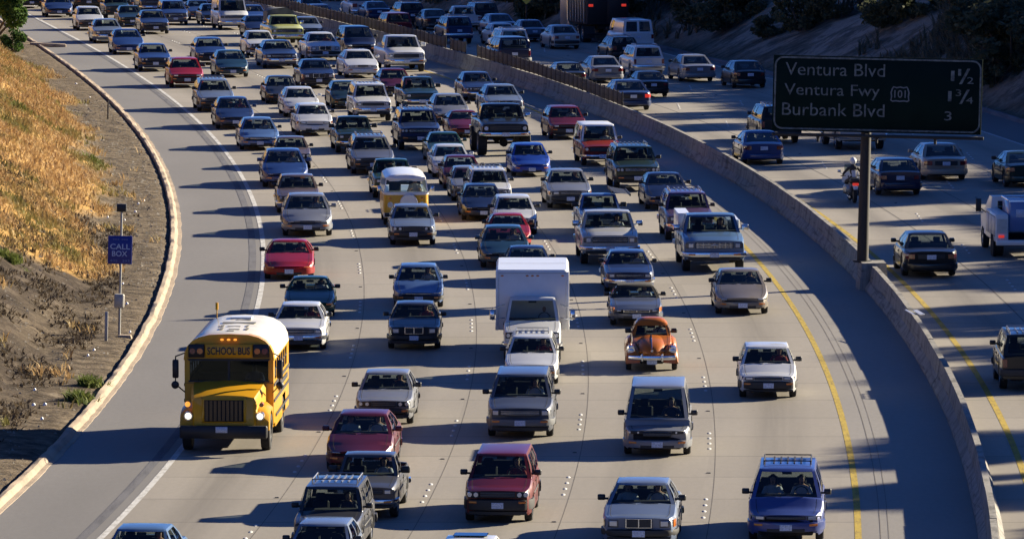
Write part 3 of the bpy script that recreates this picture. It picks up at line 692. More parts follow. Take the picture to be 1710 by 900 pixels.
# brush over the shaded hill
bp_ = []; rg = random.Random(11)
while len(bp_) < 26000:
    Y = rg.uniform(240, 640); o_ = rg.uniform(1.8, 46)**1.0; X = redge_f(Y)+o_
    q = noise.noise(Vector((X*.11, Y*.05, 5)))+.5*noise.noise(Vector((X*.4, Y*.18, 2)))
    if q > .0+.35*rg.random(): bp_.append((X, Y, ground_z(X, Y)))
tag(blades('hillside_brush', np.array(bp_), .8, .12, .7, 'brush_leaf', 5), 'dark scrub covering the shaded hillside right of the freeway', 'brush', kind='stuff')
protos = []
sh_spots = [(930,20),(1180,45),(1690,90),(900,35),(1010,10),(1060,22),(1215,50),(1240,35),(1290,60),(1340,52),(1400,30),(1530,30),(1640,60),(1600,15),(1700,40),(1665,140),(1690,120),(1480,45),(870,5),(560,2),(1130,5)]
for i, (px, py) in enumerate(sh_spots):
    x, y, z = at_ground(px, py)
    if i < 3:
        e = tree('hillside_shrub', (x, y, z-.3), [2.2, 3.0, 1.7][i], [1.8, 2.3, 1.6][i], 2600, None, 'oak_leaf', 20+i, 'dark scrub bush on the shaded hillside right of the freeway', 'shrub', 'scrub bushes on the shaded hillside', size=.13, trunk_h=.1); protos.append(e)
    else:
        e = copy_tree(protos[i % 3]); e.location = (x, y, z-.3)
    k = rg.uniform(.7, 1.35); e.scale = (k*rg.uniform(.9, 1.5), k*rg.uniform(.9, 1.4), k); e.rotation_euler.z = rg.uniform(0, 6)
# ridge trees further up the hill, whose long shadows lie across the lanes
rt = None
for i, (o_, Y, k) in enumerate([(34, 205, 1.1), (38, 218, .8), (30, 232, 1.2), (42, 243, 1.0), (36, 262, .9), (48, 275, 1.3), (33, 290, .8), (44, 303, 1.1), (38, 330, 1.0), (52, 345, 1.2), (40, 372, .9), (46, 395, 1.1), (36, 420, 1.0), (60, 222, 1.4), (64, 256, 1.3), (70, 290, 1.3)]+[(22+(k*7) % 9, 190+k*11.5, .75+.25*((k*5) % 4)/3) for k in range(20)]+[(30, 212, 1.15), (28, 228, 1.2), (36, 240, 1.2), (27, 243, 1.1), (37, 252, 1.2), (26, 202, .9)]):
    X = redge_f(Y)+o_
    if rt is None: rt = e = tree('ridge_tree', (X, Y, ground_z(X, Y)-.3), 6.5, 3.4, 3000, None, 'oak_leaf', 77, 'dark oak on the ridge of the shaded hill right of the freeway', 'tree', 'oaks along the ridge', size=.32, trunk_h=1.6)
    else: e = copy_tree(rt); e.location = (X, Y, ground_z(X, Y)-.3)
    e.scale = (k, k, k); e.rotation_euler.z = i*1.3

# ------------------------------------------------ vehicles: parametric bodies
# car space: x across, y along with the nose at y = 0 and the tail at y = L, z up
def car_spec(**k):
    d = dict(L=4.6, W=1.72, H=1.40, af=.86, wb=2.65, r=.31, zb=.20, nose=.66, hood=.74, cowl=.92, deck=.92, tail=.86,
             sc=1.30, st=2.0, rt=3.1, rb=3.75, wt=.60, taper=.87, bow=.07, rake=.0, wins=[(.13, .49), (.53, .90)],
             hl=('rect', .58, .93, .56, .68), gr=(.52, .55, .69, 'black_trim'), bump=(.30, .50, 'black_trim', .06),
             sig=None, tl=(.62, .95, .62, .78), plz=.40, rplz=.68, mirror='black_trim', rack=False, bed=None, deckz=None,
             intr='interior', glass='glass', cabin=None, fog=False, belt_drop=0, roof_crown=.04, rearwin=None, ws=(.055, .10), trim=True, tyrew=.20, flat=False, spare=False, hood_lines=True)
    d.update(k); return d
SPECS = dict(
 boxy=car_spec(),
 boxy_b=car_spec(L=4.5, W=1.68, H=1.39, hood=.76, nose=.70, hl=('rect', .50, .90, .55, .67), gr=(.46, .55, .68, 'grey_plastic'), sig=(.91, .98, .55, .67)),
 quad=car_spec(L=4.5, W=1.68, H=1.39, hood=.77, nose=.72, hl=('quad', .46, .90, .57, .70), gr=(.42, .56, .71, 'black_trim'), bump=(.34, .52, 'black_trim', .08)),
 executive=car_spec(L=4.75, W=1.76, H=1.43, hood=.80, nose=.77, cowl=.96, hl=('rect', .56, .92, .56, .73), gr=(.36, .55, .76, 'black_trim'), bump=(.33, .51, 'black_trim', .08), sig=(.93, .99, .55, .73), chrome_grille=True),
 american=car_spec(L=5.0, W=1.80, H=1.41, af=.95, wb=2.8, hood=.80, nose=.77, cowl=.95, deck=.93, sc=1.45, st=2.1, rt=3.3, rb=3.85, hl=('rect', .60, .94, .59, .72), gr=(.57, .60, .72, 'grey_plastic'), bump=(.36, .54, 'chrome', .09)),
 rounded=car_spec(L=4.65, W=1.75, H=1.39, nose=.56, hood=.68, cowl=.90, sc=1.15, st=2.0, rt=3.1, rb=3.95, taper=.80, bow=.14, hl=('rect', .52, .93, .52, .63), gr=(.30, .50, .58, 'black_trim'), bump=(.24, .46, 'body', .05), mirror='body'),
 rounded_b=car_spec(L=4.45, W=1.70, H=1.38, nose=.55, hood=.67, cowl=.90, sc=1.1, st=1.95, rt=3.05, rb=3.8, taper=.80, bow=.13, hl=('rect', .48, .90, .50, .62), gr=(.40, .40, .46, 'black_trim'), bump=(.22, .44, 'body', .05)),
 hatch=car_spec(L=3.95, W=1.66, H=1.40, af=.78, wb=2.42, r=.29, sc=1.05, st=1.75, rt=3.15, rb=3.8, deck=.93, tail=.90, nose=.66, hood=.73, hl=('rect', .52, .92, .55, .68), gr=(.48, .56, .68, 'black_trim'), bump=(.28, .52, 'black_trim', .06)),
 hatch_r=car_spec(L=4.0, W=1.68, H=1.36, af=.78, wb=2.5, r=.29, sc=1.0, st=1.75, rt=3.0, rb=3.8, deck=.90, tail=.84, nose=.55, hood=.66, cowl=.88, taper=.8, bow=.13, hl=('rect', .54, .92, .50, .62), gr=(.30, .36, .44, 'black_trim'), bump=(.20, .46, 'body', .05)),
 sports=car_spec(L=4.25, W=1.70, H=1.23, af=.84, wb=2.45, r=.31, sc=1.45, st=2.15, rt=2.95, rb=4.0, nose=.46, hood=.60, cowl=.82, deck=.84, tail=.78, taper=.82, bow=.16, wt=.56, wins=[(.14, .60)], hl=None, gr=(.5, .30, .40, 'black_trim'), bump=(.18, .44, 'body', .05), sig=(.60, .86, .40, .46)),
 roadster=car_spec(L=4.0, W=1.68, H=1.22, af=.82, wb=2.27, r=.29, sc=1.35, st=1.9, rt=2.6, rb=3.15, nose=.50, hood=.62, cowl=.80, deck=.80, tail=.72, taper=.80, bow=.16, wt=.55, wins=[(.13, .72)], hl=None, gr=(.36, .26, .36, 'black_trim'), bump=(.18, .42, 'body', .05), sig=(.68, .92, .40, .47), cabin='PAINT'),
 softtop=car_spec(L=4.47, W=1.80, H=1.30, af=.88, wb=2.5, r=.31, sc=1.55, st=2.15, rt=2.9, rb=3.5, nose=.60, hood=.72, cowl=.87, deck=.86, tail=.80, taper=.86, bow=.10, wt=.60, wins=[(.13, .72)], hl=('rect', .58, .86, .52, .66), sig=(.87, .98, .52, .66), gr=(.52, .50, .67, 'black_trim'), bump=(.28, .47, 'body', .06), cabin='soft_top', chrome_grille=True),
 wagon=car_spec(L=4.6, W=1.70, H=1.43, rt=4.1, rb=4.5, tail=.95, deck=.94, wins=[(.10, .36), (.39, .64), (.67, .94)], rack=True, rear_up=True),
 axxess=car_spec(L=4.36, W=1.70, H=1.62, af=.80, wb=2.6, sc=.95, st=1.75, rt=3.95, rb=4.25, nose=.82, hood=.90, cowl=1.04, deck=1.0, tail=.98, wt=.62, wins=[(.12, .38), (.41, .66), (.69, .94)], hl=('quad', .55, .92, .66, .80), gr=(.52, .66, .82, 'black_trim'), bump=(.32, .62, 'black_trim', .07), rear_up=True),
 suv=car_spec(L=4.6, W=1.80, H=1.74, af=.80, wb=2.75, r=.37, zb=.33, sc=1.30, st=1.75, rt=4.15, rb=4.45, nose=.96, hood=1.04, cowl=1.14, deck=1.1, tail=1.06, taper=.92, bow=.04, wt=.68, wins=[(.10, .33), (.36, .60), (.63, .93)], hl=('rect', .62, .92, .76, .90), gr=(.58, .76, .90, 'black_trim'), bump=(.46, .66, 'chrome', .10), rack=True, rear_up=True, tyrew=.23),
 suv_blk=car_spec(L=4.6, W=1.76, H=1.76, af=.78, wb=2.7, r=.37, zb=.33, sc=1.25, st=1.7, rt=4.15, rb=4.45, nose=.98, hood=1.05, cowl=1.13, deck=1.1, tail=1.06, taper=.92, bow=.04, wt=.68, wins=[(.10, .33), (.36, .60), (.63, .93)], hl=('rect', .58, .90, .76, .90), gr=(.55, .76, .92, 'black_trim'), bump=(.44, .68, 'black_trim', .10), rack=True, rear_up=True, tyrew=.23),
 minivan=car_spec(L=4.5, W=1.82, H=1.66, af=.90, wb=2.85, r=.32, sc=.98, st=1.75, rt=4.05, rb=4.35, nose=.84, hood=.93, cowl=1.06, deck=1.0, tail=.98, wt=.68, wins=[(.12, .36), (.39, .66), (.69, .95)], hl=('rect', .64, .94, .64, .80), gr=(.60, .64, .80, 'chrome'), grille_bars=True, bump=(.34, .56, 'grey_plastic', .08), rear_up=True),
 minivan_r=car_spec(L=4.7, W=1.87, H=1.70, af=.92, wb=2.85, r=.33, sc=.85, st=1.85, rt=4.2, rb=4.5, nose=.70, hood=.82, cowl=1.05, deck=1.0, tail=.95, taper=.84, bow=.14, wt=.68, wins=[(.14, .38), (.41, .66), (.69, .95)], hl=('rect', .56, .93, .58, .72), gr=(.52, .60, .68, 'black_trim'), bump=(.28, .54, 'body', .06), rear_up=True),
 egg=car_spec(L=4.75, W=1.80, H=1.78, af=.86, wb=2.86, r=.33, sc=.50, st=1.65, rt=4.2, rb=4.6, nose=.70, hood=.80, cowl=.98, deck=1.0, tail=.96, taper=.86, bow=.12, wt=.70, wins=[(.16, .38), (.41, .66), (.69, .95)], hl=('quad', .44, .94, .62, .72), gr=(.42, .55, .66, 'black_trim'), bump=(.22, .46, 'body', .06), fog=True, rear_up=True, ws=(.06, .06)),
 van=car_spec(L=5.2, W=2.0, H=2.08, af=.85, wb=3.2, r=.37, zb=.3, sc=.80, st=1.45, rt=4.95, rb=5.12, nose=1.0, hood=1.1, cowl=1.25, deck=1.25, tail=1.2, wt=.84, taper=.94, bow=.04, wins=[(.08, .28)], hl=('rect', .68, .92, .80, .96), gr=(.64, .80, .96, 'grey_plastic'), bump=(.42, .62, 'chrome', .1), rear_up=True, rearwin=[(.08, .46), (.54, .92)], tyrew=.24),
 pickup=car_spec(L=5.0, W=1.74, H=1.60, af=.85, wb=3.0, r=.34, zb=.30, sc=1.35, st=1.85, rt=2.65, rb=2.80, nose=.88, hood=.96, cowl=1.04, deck=1.0, tail=1.0, taper=.92, bow=.04, wt=.66, wins=[(.14, .86)], hl=('rect', .62, .93, .70, .83), gr=(.58, .70, .84, 'black_trim'), bump=(.42, .58, 'chrome', .1), bed=(2.9, 4.92), rear_up=True, tyrew=.22),
 pickup_full=car_spec(L=5.3, W=2.02, H=1.80, af=.90, wb=3.3, r=.38, zb=.38, sc=1.45, st=1.9, rt=2.8, rb=2.95, nose=1.04, hood=1.14, cowl=1.22, deck=1.18, tail=1.18, taper=.95, bow=.03, wt=.78, wins=[(.14, .84)], hl=('rect', .66, .93, .80, .98), gr=(.62, .80, .99, 'grey_plastic'), bump=(.50, .68, 'chrome', .12), bed=(3.05, 5.22), rear_up=True, tyrew=.25, mirror='chrome'),
 pickup_round=car_spec(L=5.3, W=2.0, H=1.82, af=.90, wb=3.3, r=.38, zb=.36, sc=1.4, st=1.9, rt=2.8, rb=2.95, nose=1.0, hood=1.10, cowl=1.20, deck=1.16, tail=1.16, taper=.92, bow=.06, wt=.76, wins=[(.14, .84)], hl=('rect', .68, .94, .76, .90), gr=(.64, .74, .92, 'black_trim'), bump=(.46, .66, 'chrome', .12), bed=(3.05, 5.22), rear_up=True, tyrew=.25, mirror='body'),
 lifted=car_spec(L=5.1, W=1.96, H=2.05, af=.88, wb=3.1, r=.50, zb=.78, sc=1.45, st=1.9, rt=2.75, rb=2.9, nose=1.30, hood=1.38, cowl=1.44, deck=1.40, tail=1.40, taper=.95, bow=.03, wt=.76, wins=[(.14, .84)], hl=('round', .70, .90, 1.02, 1.24), gr=(.66, 1.02, 1.26, 'black_trim'), bump=(.80, .98, 'chrome', .12), bed=(3.0, 5.02), rear_up=True, tyrew=.36, mirror='chrome', wide=True),
 camper=car_spec(L=4.6, W=1.68, H=1.72, af=.82, wb=2.7, r=.33, zb=.28, sc=1.3, st=1.75, rt=4.25, rb=4.45, nose=.84, hood=.92, cowl=1.02, deck=1.0, tail=1.0, taper=.93, bow=.04, wt=.66, wins=[(.10, .34), (.46, .90)], hl=('round', .68, .90, .64, .80), gr=(.64, .62, .80, 'black_trim'), bump=(.36, .50, 'chrome', .1), cabin='white_paint', rear_up=True),
)
SPECS['minivan_rack'] = dict(SPECS['minivan_r'], rack='black_trim')
NAMES_EXTRA = 1
for _n, _b, _k in (('boxy_c', 'boxy_b', dict(L=4.6, H=1.41, hl=('quad', .52, .92, .57, .69), gr=(.48, .57, .69, 'chrome'), grille_bars=True, bump=(.33, .48, 'chrome', .08), sig=None)),
                   ('boxy_d', 'boxy', dict(L=4.5, H=1.37, st=2.05, rt=3.0, rb=3.85, hl=('rect', .50, .95, .56, .66), gr=(.30, .58, .65, 'black_trim'), bump=(.26, .50, 'body', .05), mirror='body')),
                   ('rounded_c', 'rounded_b', dict(L=4.3, H=1.34, sc=1.2, st=2.05, rt=2.9, rb=3.85, hl=('rect', .56, .94, .49, .58), gr=None, wins=[(.14, .56), (.60, .88)])),
                   ('rounded_d', 'rounded_b', dict(L=4.75, W=1.76, H=1.42, hl=('rect', .58, .93, .54, .66), gr=(.54, .53, .65, 'grey_plastic'), bump=(.26, .46, 'black_trim', .06))),
                   ('rounded_e', 'rounded', dict(L=4.85, W=1.80, H=1.40, nose=.60, hl=('rect', .56, .95, .54, .64), gr=(.52, .50, .60, 'chrome'), grille_bars=True, mirror='black_trim')),
                   ('hatch_b', 'hatch', dict(H=1.36, L=4.15, rb=3.95, hl=('rect', .46, .90, .55, .66), gr=(.42, .44, .52, 'black_trim'), bump=(.24, .50, 'body', .05), sig=(.91, .98, .55, .66))),
                   ('suv_b', 'suv', dict(H=1.70, hl=('quad', .60, .92, .78, .92), gr=(.56, .78, .92, 'chrome'), grille_bars=True, bump=(.44, .62, 'black_trim', .09), wins=[(.10, .36), (.39, .92)]))):
    SPECS[_n] = dict(SPECS[_b], **_k)
ALT = dict(boxy_b=['boxy_b', 'boxy_c'], boxy=['boxy_d', 'boxy'], rounded_b=['rounded_b', 'rounded_c', 'rounded_d'], rounded=['rounded', 'rounded_e'], hatch=['hatch', 'hatch_b'], suv=['suv', 'suv_b'])
SPECS['beetle'] = car_spec(L=3.95, W=1.22, H=1.48, af=.80, wb=2.4, r=.32, zb=.24, nose=.62, hood=.80, cowl=.98, deck=.92, tail=.55, sc=1.28, st=1.62, rt=2.45, rb=3.15, taper=.60, bow=.22, wt=.47, roof_crown=.16, wins=[(.12, .50), (.56, .88)], hl=None, gr=None, bump=(.30, .31, 'black_trim', .0), sig=(.1, .2, .4, .41), tl=(.5, .6, .5, .51), half=.775, trim=False, ws=(.07, .16), tyrew=.16)
SPECS['boxcab'] = car_spec(L=6.3, W=1.74, H=1.86, af=.85, wb=3.6, r=.34, zb=.32, sc=1.15, st=1.6, rt=2.15, rb=2.25, nose=.94, hood=1.02, cowl=1.16, deck=.80, tail=.80, taper=.93, bow=.04, wt=.68, wins=[(.14, .80)], hl=('quad', .58, .92, .74, .90), gr=(.55, .74, .92, 'grey_plastic'), bump=(.44, .60, 'chrome', .1), tyrew=.22, mirror='chrome', rear_up=True)
simple('soft_top', (.018, .016, .014), .9)
def lerp(a, b, t): return a+(b-a)*t
def body_fns(s):
    L, W = s['L'], s['W']
    def halfw(y):
        f = 1.0
        if y < .8: f = lerp(s['taper'], 1, math.sin(min(1, y/.8)*math.pi/2)**.6) if y > 0 else s['taper']
        e = L-y
        if e < .6: f = min(f, lerp(s['taper']+.03, 1, math.sin(max(0, e)/.6*math.pi/2)**.6))
        return f*W/2
    def top(y):
        pts = [(0, s['nose']), (.14, s['nose']+.035), (.45, s['hood']), (s['sc'], s['cowl']), (s['rb'], s['deck'])]
        if L-.35 > s['rb']: pts += [(L-.35, s['deck']-.01)]
        pts += [(L-.02 if L-.02 > s['rb'] else s['rb']+.01, s['tail']), (L+.1, s['tail']-.02)]
        return float(np.interp(y, [p[0] for p in pts], [p[1] for p in pts]))
    def shift(x, y):                                    # the nose and tail bow outward at the middle
        k = (x/(W/2))**2
        if y < .8: return s['bow']*2*k*(1-y/.8)
        if y > L-.6: return -s['bow']*1.2*k*(1-(L-y)/.6)
        return 0
    return halfw, top, shift
def front_y(s, x, z=None):
    h, t, sh = s['fns']; lo = 0; hi = .8                # y of the nose surface at |x|
    x = abs(x)
    if x <= h(0): return sh(x, 0)
    for _ in range(20):
        m = (lo+hi)/2
        if h(m) < x: lo = m
        else: hi = m
    return lo+sh(x, lo)
def rear_y(s, x):
    h, t, sh = s['fns']; L = s['L']; lo = 0; hi = .6; x = abs(x)
    if x <= h(L): return L+sh(x, L)
    for _ in range(20):
        m = (lo+hi)/2
        if h(L-m) < x: lo = m
        else: hi = m
    return L-lo+sh(x, L-lo)
def fascia(s, x0, x1, z0, z1, proud, rear=False, n=6, b=None, deep=.06, c=.012):
    """a slab that follows the nose (or tail) surface between x0 and x1"""
    b = b or MB(); rings = []
    w = s['W']/2
    for i in range(n+1):
        x = lerp(x0, x1, i/n); X = max(-w*.999, min(w*.999, x)); y = rear_y(s, X) if rear else front_y(s, X); g = -1 if rear else 1
        px = proud*.8*(max(0, abs(x)/w-.93)/.07)*(1 if x > 0 else -1)
        rings.append([(x+px*0, y-g*(proud-c), z0), (x+px*0, y-g*proud, z0+c), (x, y-g*proud, z1-c), (x, y-g*(proud-c), z1), (x*.97, y+g*deep, z1), (x*.97, y+g*deep, z0)])
    return b.loft(rings)
def wrap_bumper(s, z0, z1, proud, rear=False):
    b = MB(); w = s['W']/2; L = s['L']; rings = []
    xs = [(-w, .55), (-w, .33), (-.985*w, .19)]
    pts = []
    for x in np.linspace(-w*.97, w*.97, 13):
        y = rear_y(s, x) if rear else front_y(s, x); pts.append((x, y))
    g = -1 if rear else 1; side = .62 if not rear else .5
    yy = pts[0][1]+g*side*.6
    path = [(-w-.0, yy)]+pts+[(w+.0, yy)]
    for i, (x, y) in enumerate(path):
        k = x/w; ox = (proud*.5 if abs(k) > .9 else 0)*(1 if x > 0 else -1); oy = proud*(1 if abs(k) < .98 else 0)
        c = .02
        rings.append([(x*.9, y+g*.05, z0), (x+ox, y-g*oy, z0+c*1.6), (x+ox*1.2, y-g*(oy+.012), (z0+z1)/2), (x+ox, y-g*oy, z1-c), (x*.93, y+g*.03, z1)])
    return b.loft(rings)
MESH = {}
def make_parts(tp):
    """list of (name, mesh, material key, [sub-parts]) for a body style, in car space"""
    if tp in MESH: return MESH[tp]
    s = SPECS[tp]; s['fns'] = halfw, top, shift = body_fns(s)
    L, W, H, r, zb = s['L'], s['W'], s['H'], s['r'], s['zb']; w = W/2
    axles = [s['af'], s['af']+s['wb']]
    Ra = r+.05
    def zlow(y):
        z = zb+(.06 if y < .1 or y > L-.1 else 0)
        for a in axles:
            if abs(y-a) < Ra: z = max(z, r+math.sqrt(max(0, Ra*Ra-(y-a)**2)))
        return z
    ys = {0, .05, .12, .22, .34, .45, .6, .8, s['sc'], s['rb'], L-.6, L-.4, L-.22, L-.1, L-.03, L}
    for a in axles:
        ys |= {a-Ra-.005, a+Ra+.005, a-Ra+.004, a+Ra-.004}
        for k in range(1, 8): ys.add(a-Ra*math.cos(math.pi*k/8))
    if s['bed']: ys |= {s['bed'][0], s['bed'][1]}
    y_ = 1.0
    while y_ < L-.6: ys.add(round(y_, 3)); y_ += .45
    ys = sorted(y for y in ys if 0 <= y <= L); clean = [ys[0]]
    for y in ys[1:]:
        if y-clean[-1] > .0035: clean.append(y)
    ys = clean
    b = MB(); rings = []
    for y in ys:
        h = halfw(y); t = top(y); zl = zlow(y); sh = t-.075
        zl = min(zl, sh-.03); zm = lerp(zl, sh, .55)
        lip = .0 if y > .06 else .02
        half = [(h*.95, zl), (h, min(zl+.05, zm-.01)), (h*1.0, zm), (h*.985, sh), (h*.93, t-.018), (h*.5, t+.012), (0, t+.02)]
        ring = [(x, y+shift(x, y), z) for x, z in half]+[(-x, y+shift(x, y), z) for x, z in half[-2::-1]]
        rings.append(ring)
    n = len(rings[0]); vs = [p for r_ in rings for p in r_]; fs = []
    for i in range(len(rings)-1):
        ym = (ys[i]+ys[i+1])/2
        for j in range(n-1):
            if s['bed'] and s['bed'][0] < ym < s['bed'][1] and 4 <= j <= 7: continue
            if s['sc']+.12 < ym < s['rb']-.1 and 4 <= j <= 7 and not s['bed']: continue
            if s['bed'] and s['sc']+.12 < ym < s['rb']-.05 and 4 <= j <= 7: continue
            fs.append((i*n+j, i*n+j+1, (i+1)*n+j+1, (i+1)*n+j))
    fs.append(tuple(range(n))); fs.append(tuple((len(rings)-1)*n+j for j in range(n))[::-1])
    b.add(vs, fs)
    if s['bed']:
        x1 = w*.90; y0, y1 = s['bed']; zt = top(y0)-.02
        b.add([(-x1,y0,zt),(x1,y0,zt),(x1,y1,zt),(-x1,y1,zt),(-x1,y0,zt-.45),(x1,y0,zt-.45),(x1,y1,zt-.45),(-x1,y1,zt-.45)], [(0,1,5,4),(1,2,6,5),(2,3,7,6),(3,0,4,7),(4,5,6,7)])
    parts = [('body', b.mesh('body', ang=42), 'PAINT', [])]
    # greenhouse
    wb_, wt_ = w*.93, min(s['wt'], w*.90); beltz = lambda y: top(y)-.02
    rise = H-s['roof_crown']-.015
    def front(u, v):
        bowb, bowt = .13*(1-(2*u-1)**2), .06*(1-(2*u-1)**2)
        p0 = Vector((lerp(-wb_, wb_, u), s['sc']+.05-bowb, beltz(s['sc'])-.01)); p1 = Vector((lerp(-wt_, wt_, u), s['st']-bowt, rise))
        p = p0.lerp(p1, v); return p
    def rear(u, v):
        bowb = .08*(1-(2*u-1)**2)
        p0 = Vector((lerp(-wb_, wb_, u), s['rb']-.04+bowb, beltz(s['rb'])-.01)); p1 = Vector((lerp(-wt_, wt_, u), s['rt'], rise))
        return p0.lerp(p1, v)
    def sidef(sg):
        def f(u, v):
            p0 = Vector((sg*wb_, lerp(s['sc']+.05, s['rb']-.04, u), beltz(lerp(s['sc'], s['rb'], u))-.01)); p1 = Vector((sg*wt_, lerp(s['st'], s['rt'], u), rise))
            p = p0.lerp(p1, v); p.x += sg*.035*math.sin(math.pi*v); p.x += sg*.03*math.sin(math.pi*min(1, max(0, u)))*(1-v); return p
        return f
    cab = MB()
    def patch(f, us, vs_, holes):
        P = [[f(u, v) for u in us] for v in vs_]; n_ = len(us)
        fs_ = []
        for j in range(len(vs_)-1):
            for i in range(n_-1):
                um, vm = (us[i]+us[i+1])/2, (vs_[j]+vs_[j+1])/2
                if any(h[0] < um < h[1] and h[2] < vm < h[3] for h in holes): continue
                fs_.append((j*n_+i, j*n_+i+1, (j+1)*n_+i+1, (j+1)*n_+i))
        cab.add([p for row in P for p in row], fs_)
    def pane(f, u0, u1, v0, v1, nu, inward):
        g = MB(); P = []
        for j in range(3):
            for i in range(nu+1): P.append(f(lerp(u0, u1, i/nu), lerp(v0, v1, j/2))+inward)
        g.add(P, [(j*(nu+1)+i, j*(nu+1)+i+1, (j+1)*(nu+1)+i+1, (j+1)*(nu+1)+i) for j in range(2) for i in range(nu)])
        return g
    a_, t_ = s['ws']
    us = [0, a_, .2, .35, .5, .65, .8, 1-a_, 1]
    patch(front, us, [0, .05, 1-t_, 1], [(a_, 1-a_, .05, 1-t_)])
    rw = s['rearwin'] or [(.07, .93)]
    usr = sorted({0, 1, .5}|{q for p in rw for q in p}); rv0, rv1 = (.12, .88) if s.get('rear_up') else (.05, .88)
    patch(rear, usr, [0, rv0, rv1, 1], [(p[0], p[1], rv0, rv1) for p in rw])
    usd = sorted({0, 1}|{q for p in s['wins'] for q in p})
    for sg in (-1, 1): patch(sidef(sg), usd, [0, .10, .5, .88, 1], [(p[0], p[1], .10, .88) for p in s['wins']])
    def roof(u, v):
        y = lerp(s['st']-.06*(1-(2*u-1)**2), s['rt'], v); z = rise
        e = (1-abs(2*u-1)**5)*(1-abs(2*v-1)**5)
        return Vector((lerp(-wt_, wt_, u), y, z+(s['roof_crown'])*e))
    usq = [0, .03, .08, .2, .35, .5, .65, .8, .92, .97, 1]; usf = sorted(set(usq)|set(us))
    patch(lambda u, v: roof(u, v), usf, [0, .03, .08, .25, .5, .75, .92, .97, 1], [])
    if s['hood_lines']:
        pass
    parts.append(('cabin', cab.mesh('cabin', ang=50, merge=True), s['cabin'] or 'PAINT', []))
    gl = s['glass']
    inw = .012
    parts.append(('windshield', pane(front, a_-.004, 1-a_+.004, .04, 1-t_+.01, 8, Vector((0, inw, -.006))).mesh('windshield'), gl, []))
    for p in rw: parts.append(('rear_window', pane(rear, p[0]-.004, p[1]+.004, rv0-.01, rv1+.01, 4, Vector((0, -inw, -.004))).mesh('rear_window'), gl, []))
    for sg in (-1, 1):
        for p in s['wins']: parts.append(('side_window', pane(sidef(sg), p[0]-.004, p[1]+.004, .09, .89, 2, Vector((-sg*inw, 0, 0))).mesh('side_window'), gl, []))
    # cabin inside
    it = MB(); bz = s['cowl']
    yd = s['sc']+.12; y1 = s['rb']-.12
    it.box(-wb_*.97, wb_*.97, yd, y1, bz-.35, bz-.28)
    it.cbox(-wb_*.93, wb_*.93, yd, yd+.45, bz-.28, bz+.025, .03)
    sy_ = max(s['st']+.55, s['sc']+1.05)
    hs = min(H-.12, bz+.42)
    for sx_ in (-.36, .36):
        it.cbox(sx_-.22, sx_+.22, sy_, sy_+.14, bz-.3, bz+.14, .04); it.cbox(sx_-.12, sx_+.12, sy_+.03, sy_+.11, bz+.14, hs-.08, .03)
    if not s['bed'] and y1-sy_ > 1.0: it.cbox(-wb_*.8, wb_*.8, y1-.45, y1-.3, bz-.3, bz+.12, .05); 
    it.box(-wb_*.95, wb_*.95, y1-.3 if not s['bed'] else y1-.05, y1, bz-.28, bz-.005)
    parts.append(('interior', it.mesh('interior'), s['intr'], []))
    sw = MB(); 
    for k in range(12):
        a, c = 2*math.pi*k/12, 2*math.pi*(k+1)/12; q = lambda t: (.36+.18*math.cos(t), yd+.52+.06*math.sin(t), bz+.02+.17*math.sin(t))
        sw.cyl(q(a), q(c), .014, n=5, cap=False)
    parts.append(('steering_wheel', sw.mesh('steering_wheel'), 'black_trim', []))
    # fascia
    def rect_lamp(x0, x1, z0, z1, proud=.02, rear=False, n=3): return fascia(s, x0, x1, z0, z1, proud, rear, n)
    dz = s['nose']-s['hood']
    if s['gr']:
        gw, z0, z1, gm = s['gr']; z1 = min(z1, s['nose']-.03) if z1 > s['nose'] else z1
        gp = []
        if s.get('chrome_grille'):
            gw2 = gw*.98
            q = MB(); fascia(s, -gw2*w, gw2*w, z0-.01, z1+.02, .035, n=6, b=q); parts.append(('grille_surround', q.mesh('grille_surround'), 'chrome', []))
            q = MB(); 
            fascia(s, -gw2*w*.93, -.012, z0+.008, z1+.004, .042, n=2, b=q); fascia(s, .012, gw2*w*.93, z0+.008, z1+.004, .042, n=2, b=q)
            parts.append(('grille', q.mesh('grille'), 'black_trim', []))
            q = MB(); fascia(s, -gw*w*1.02, gw*w*1.02, z0, z1, .006, n=8, b=q); parts.append(('front_panel', q.mesh('front_panel'), 'black_trim', []))
        else:
            q = MB(); fascia(s, -gw*w, gw*w, z0, z1, .012, n=8, b=q); parts.append(('grille', q.mesh('grille'), 'black_trim' if gm != 'chrome' else 'black_trim', []))
            q = MB(); nb = 3 if not s.get('grille_bars') else 4
            for k in range(1, nb): zz = lerp(z0, z1, k/nb); fascia(s, -gw*w*.97, gw*w*.97, zz-.006, zz+.006, .022, n=6, b=q, c=.003)
            parts.append(('grille_bars', q.mesh('grille_bars'), 'chrome' if gm in ('chrome', 'grey_plastic') else 'grey_plastic', []))
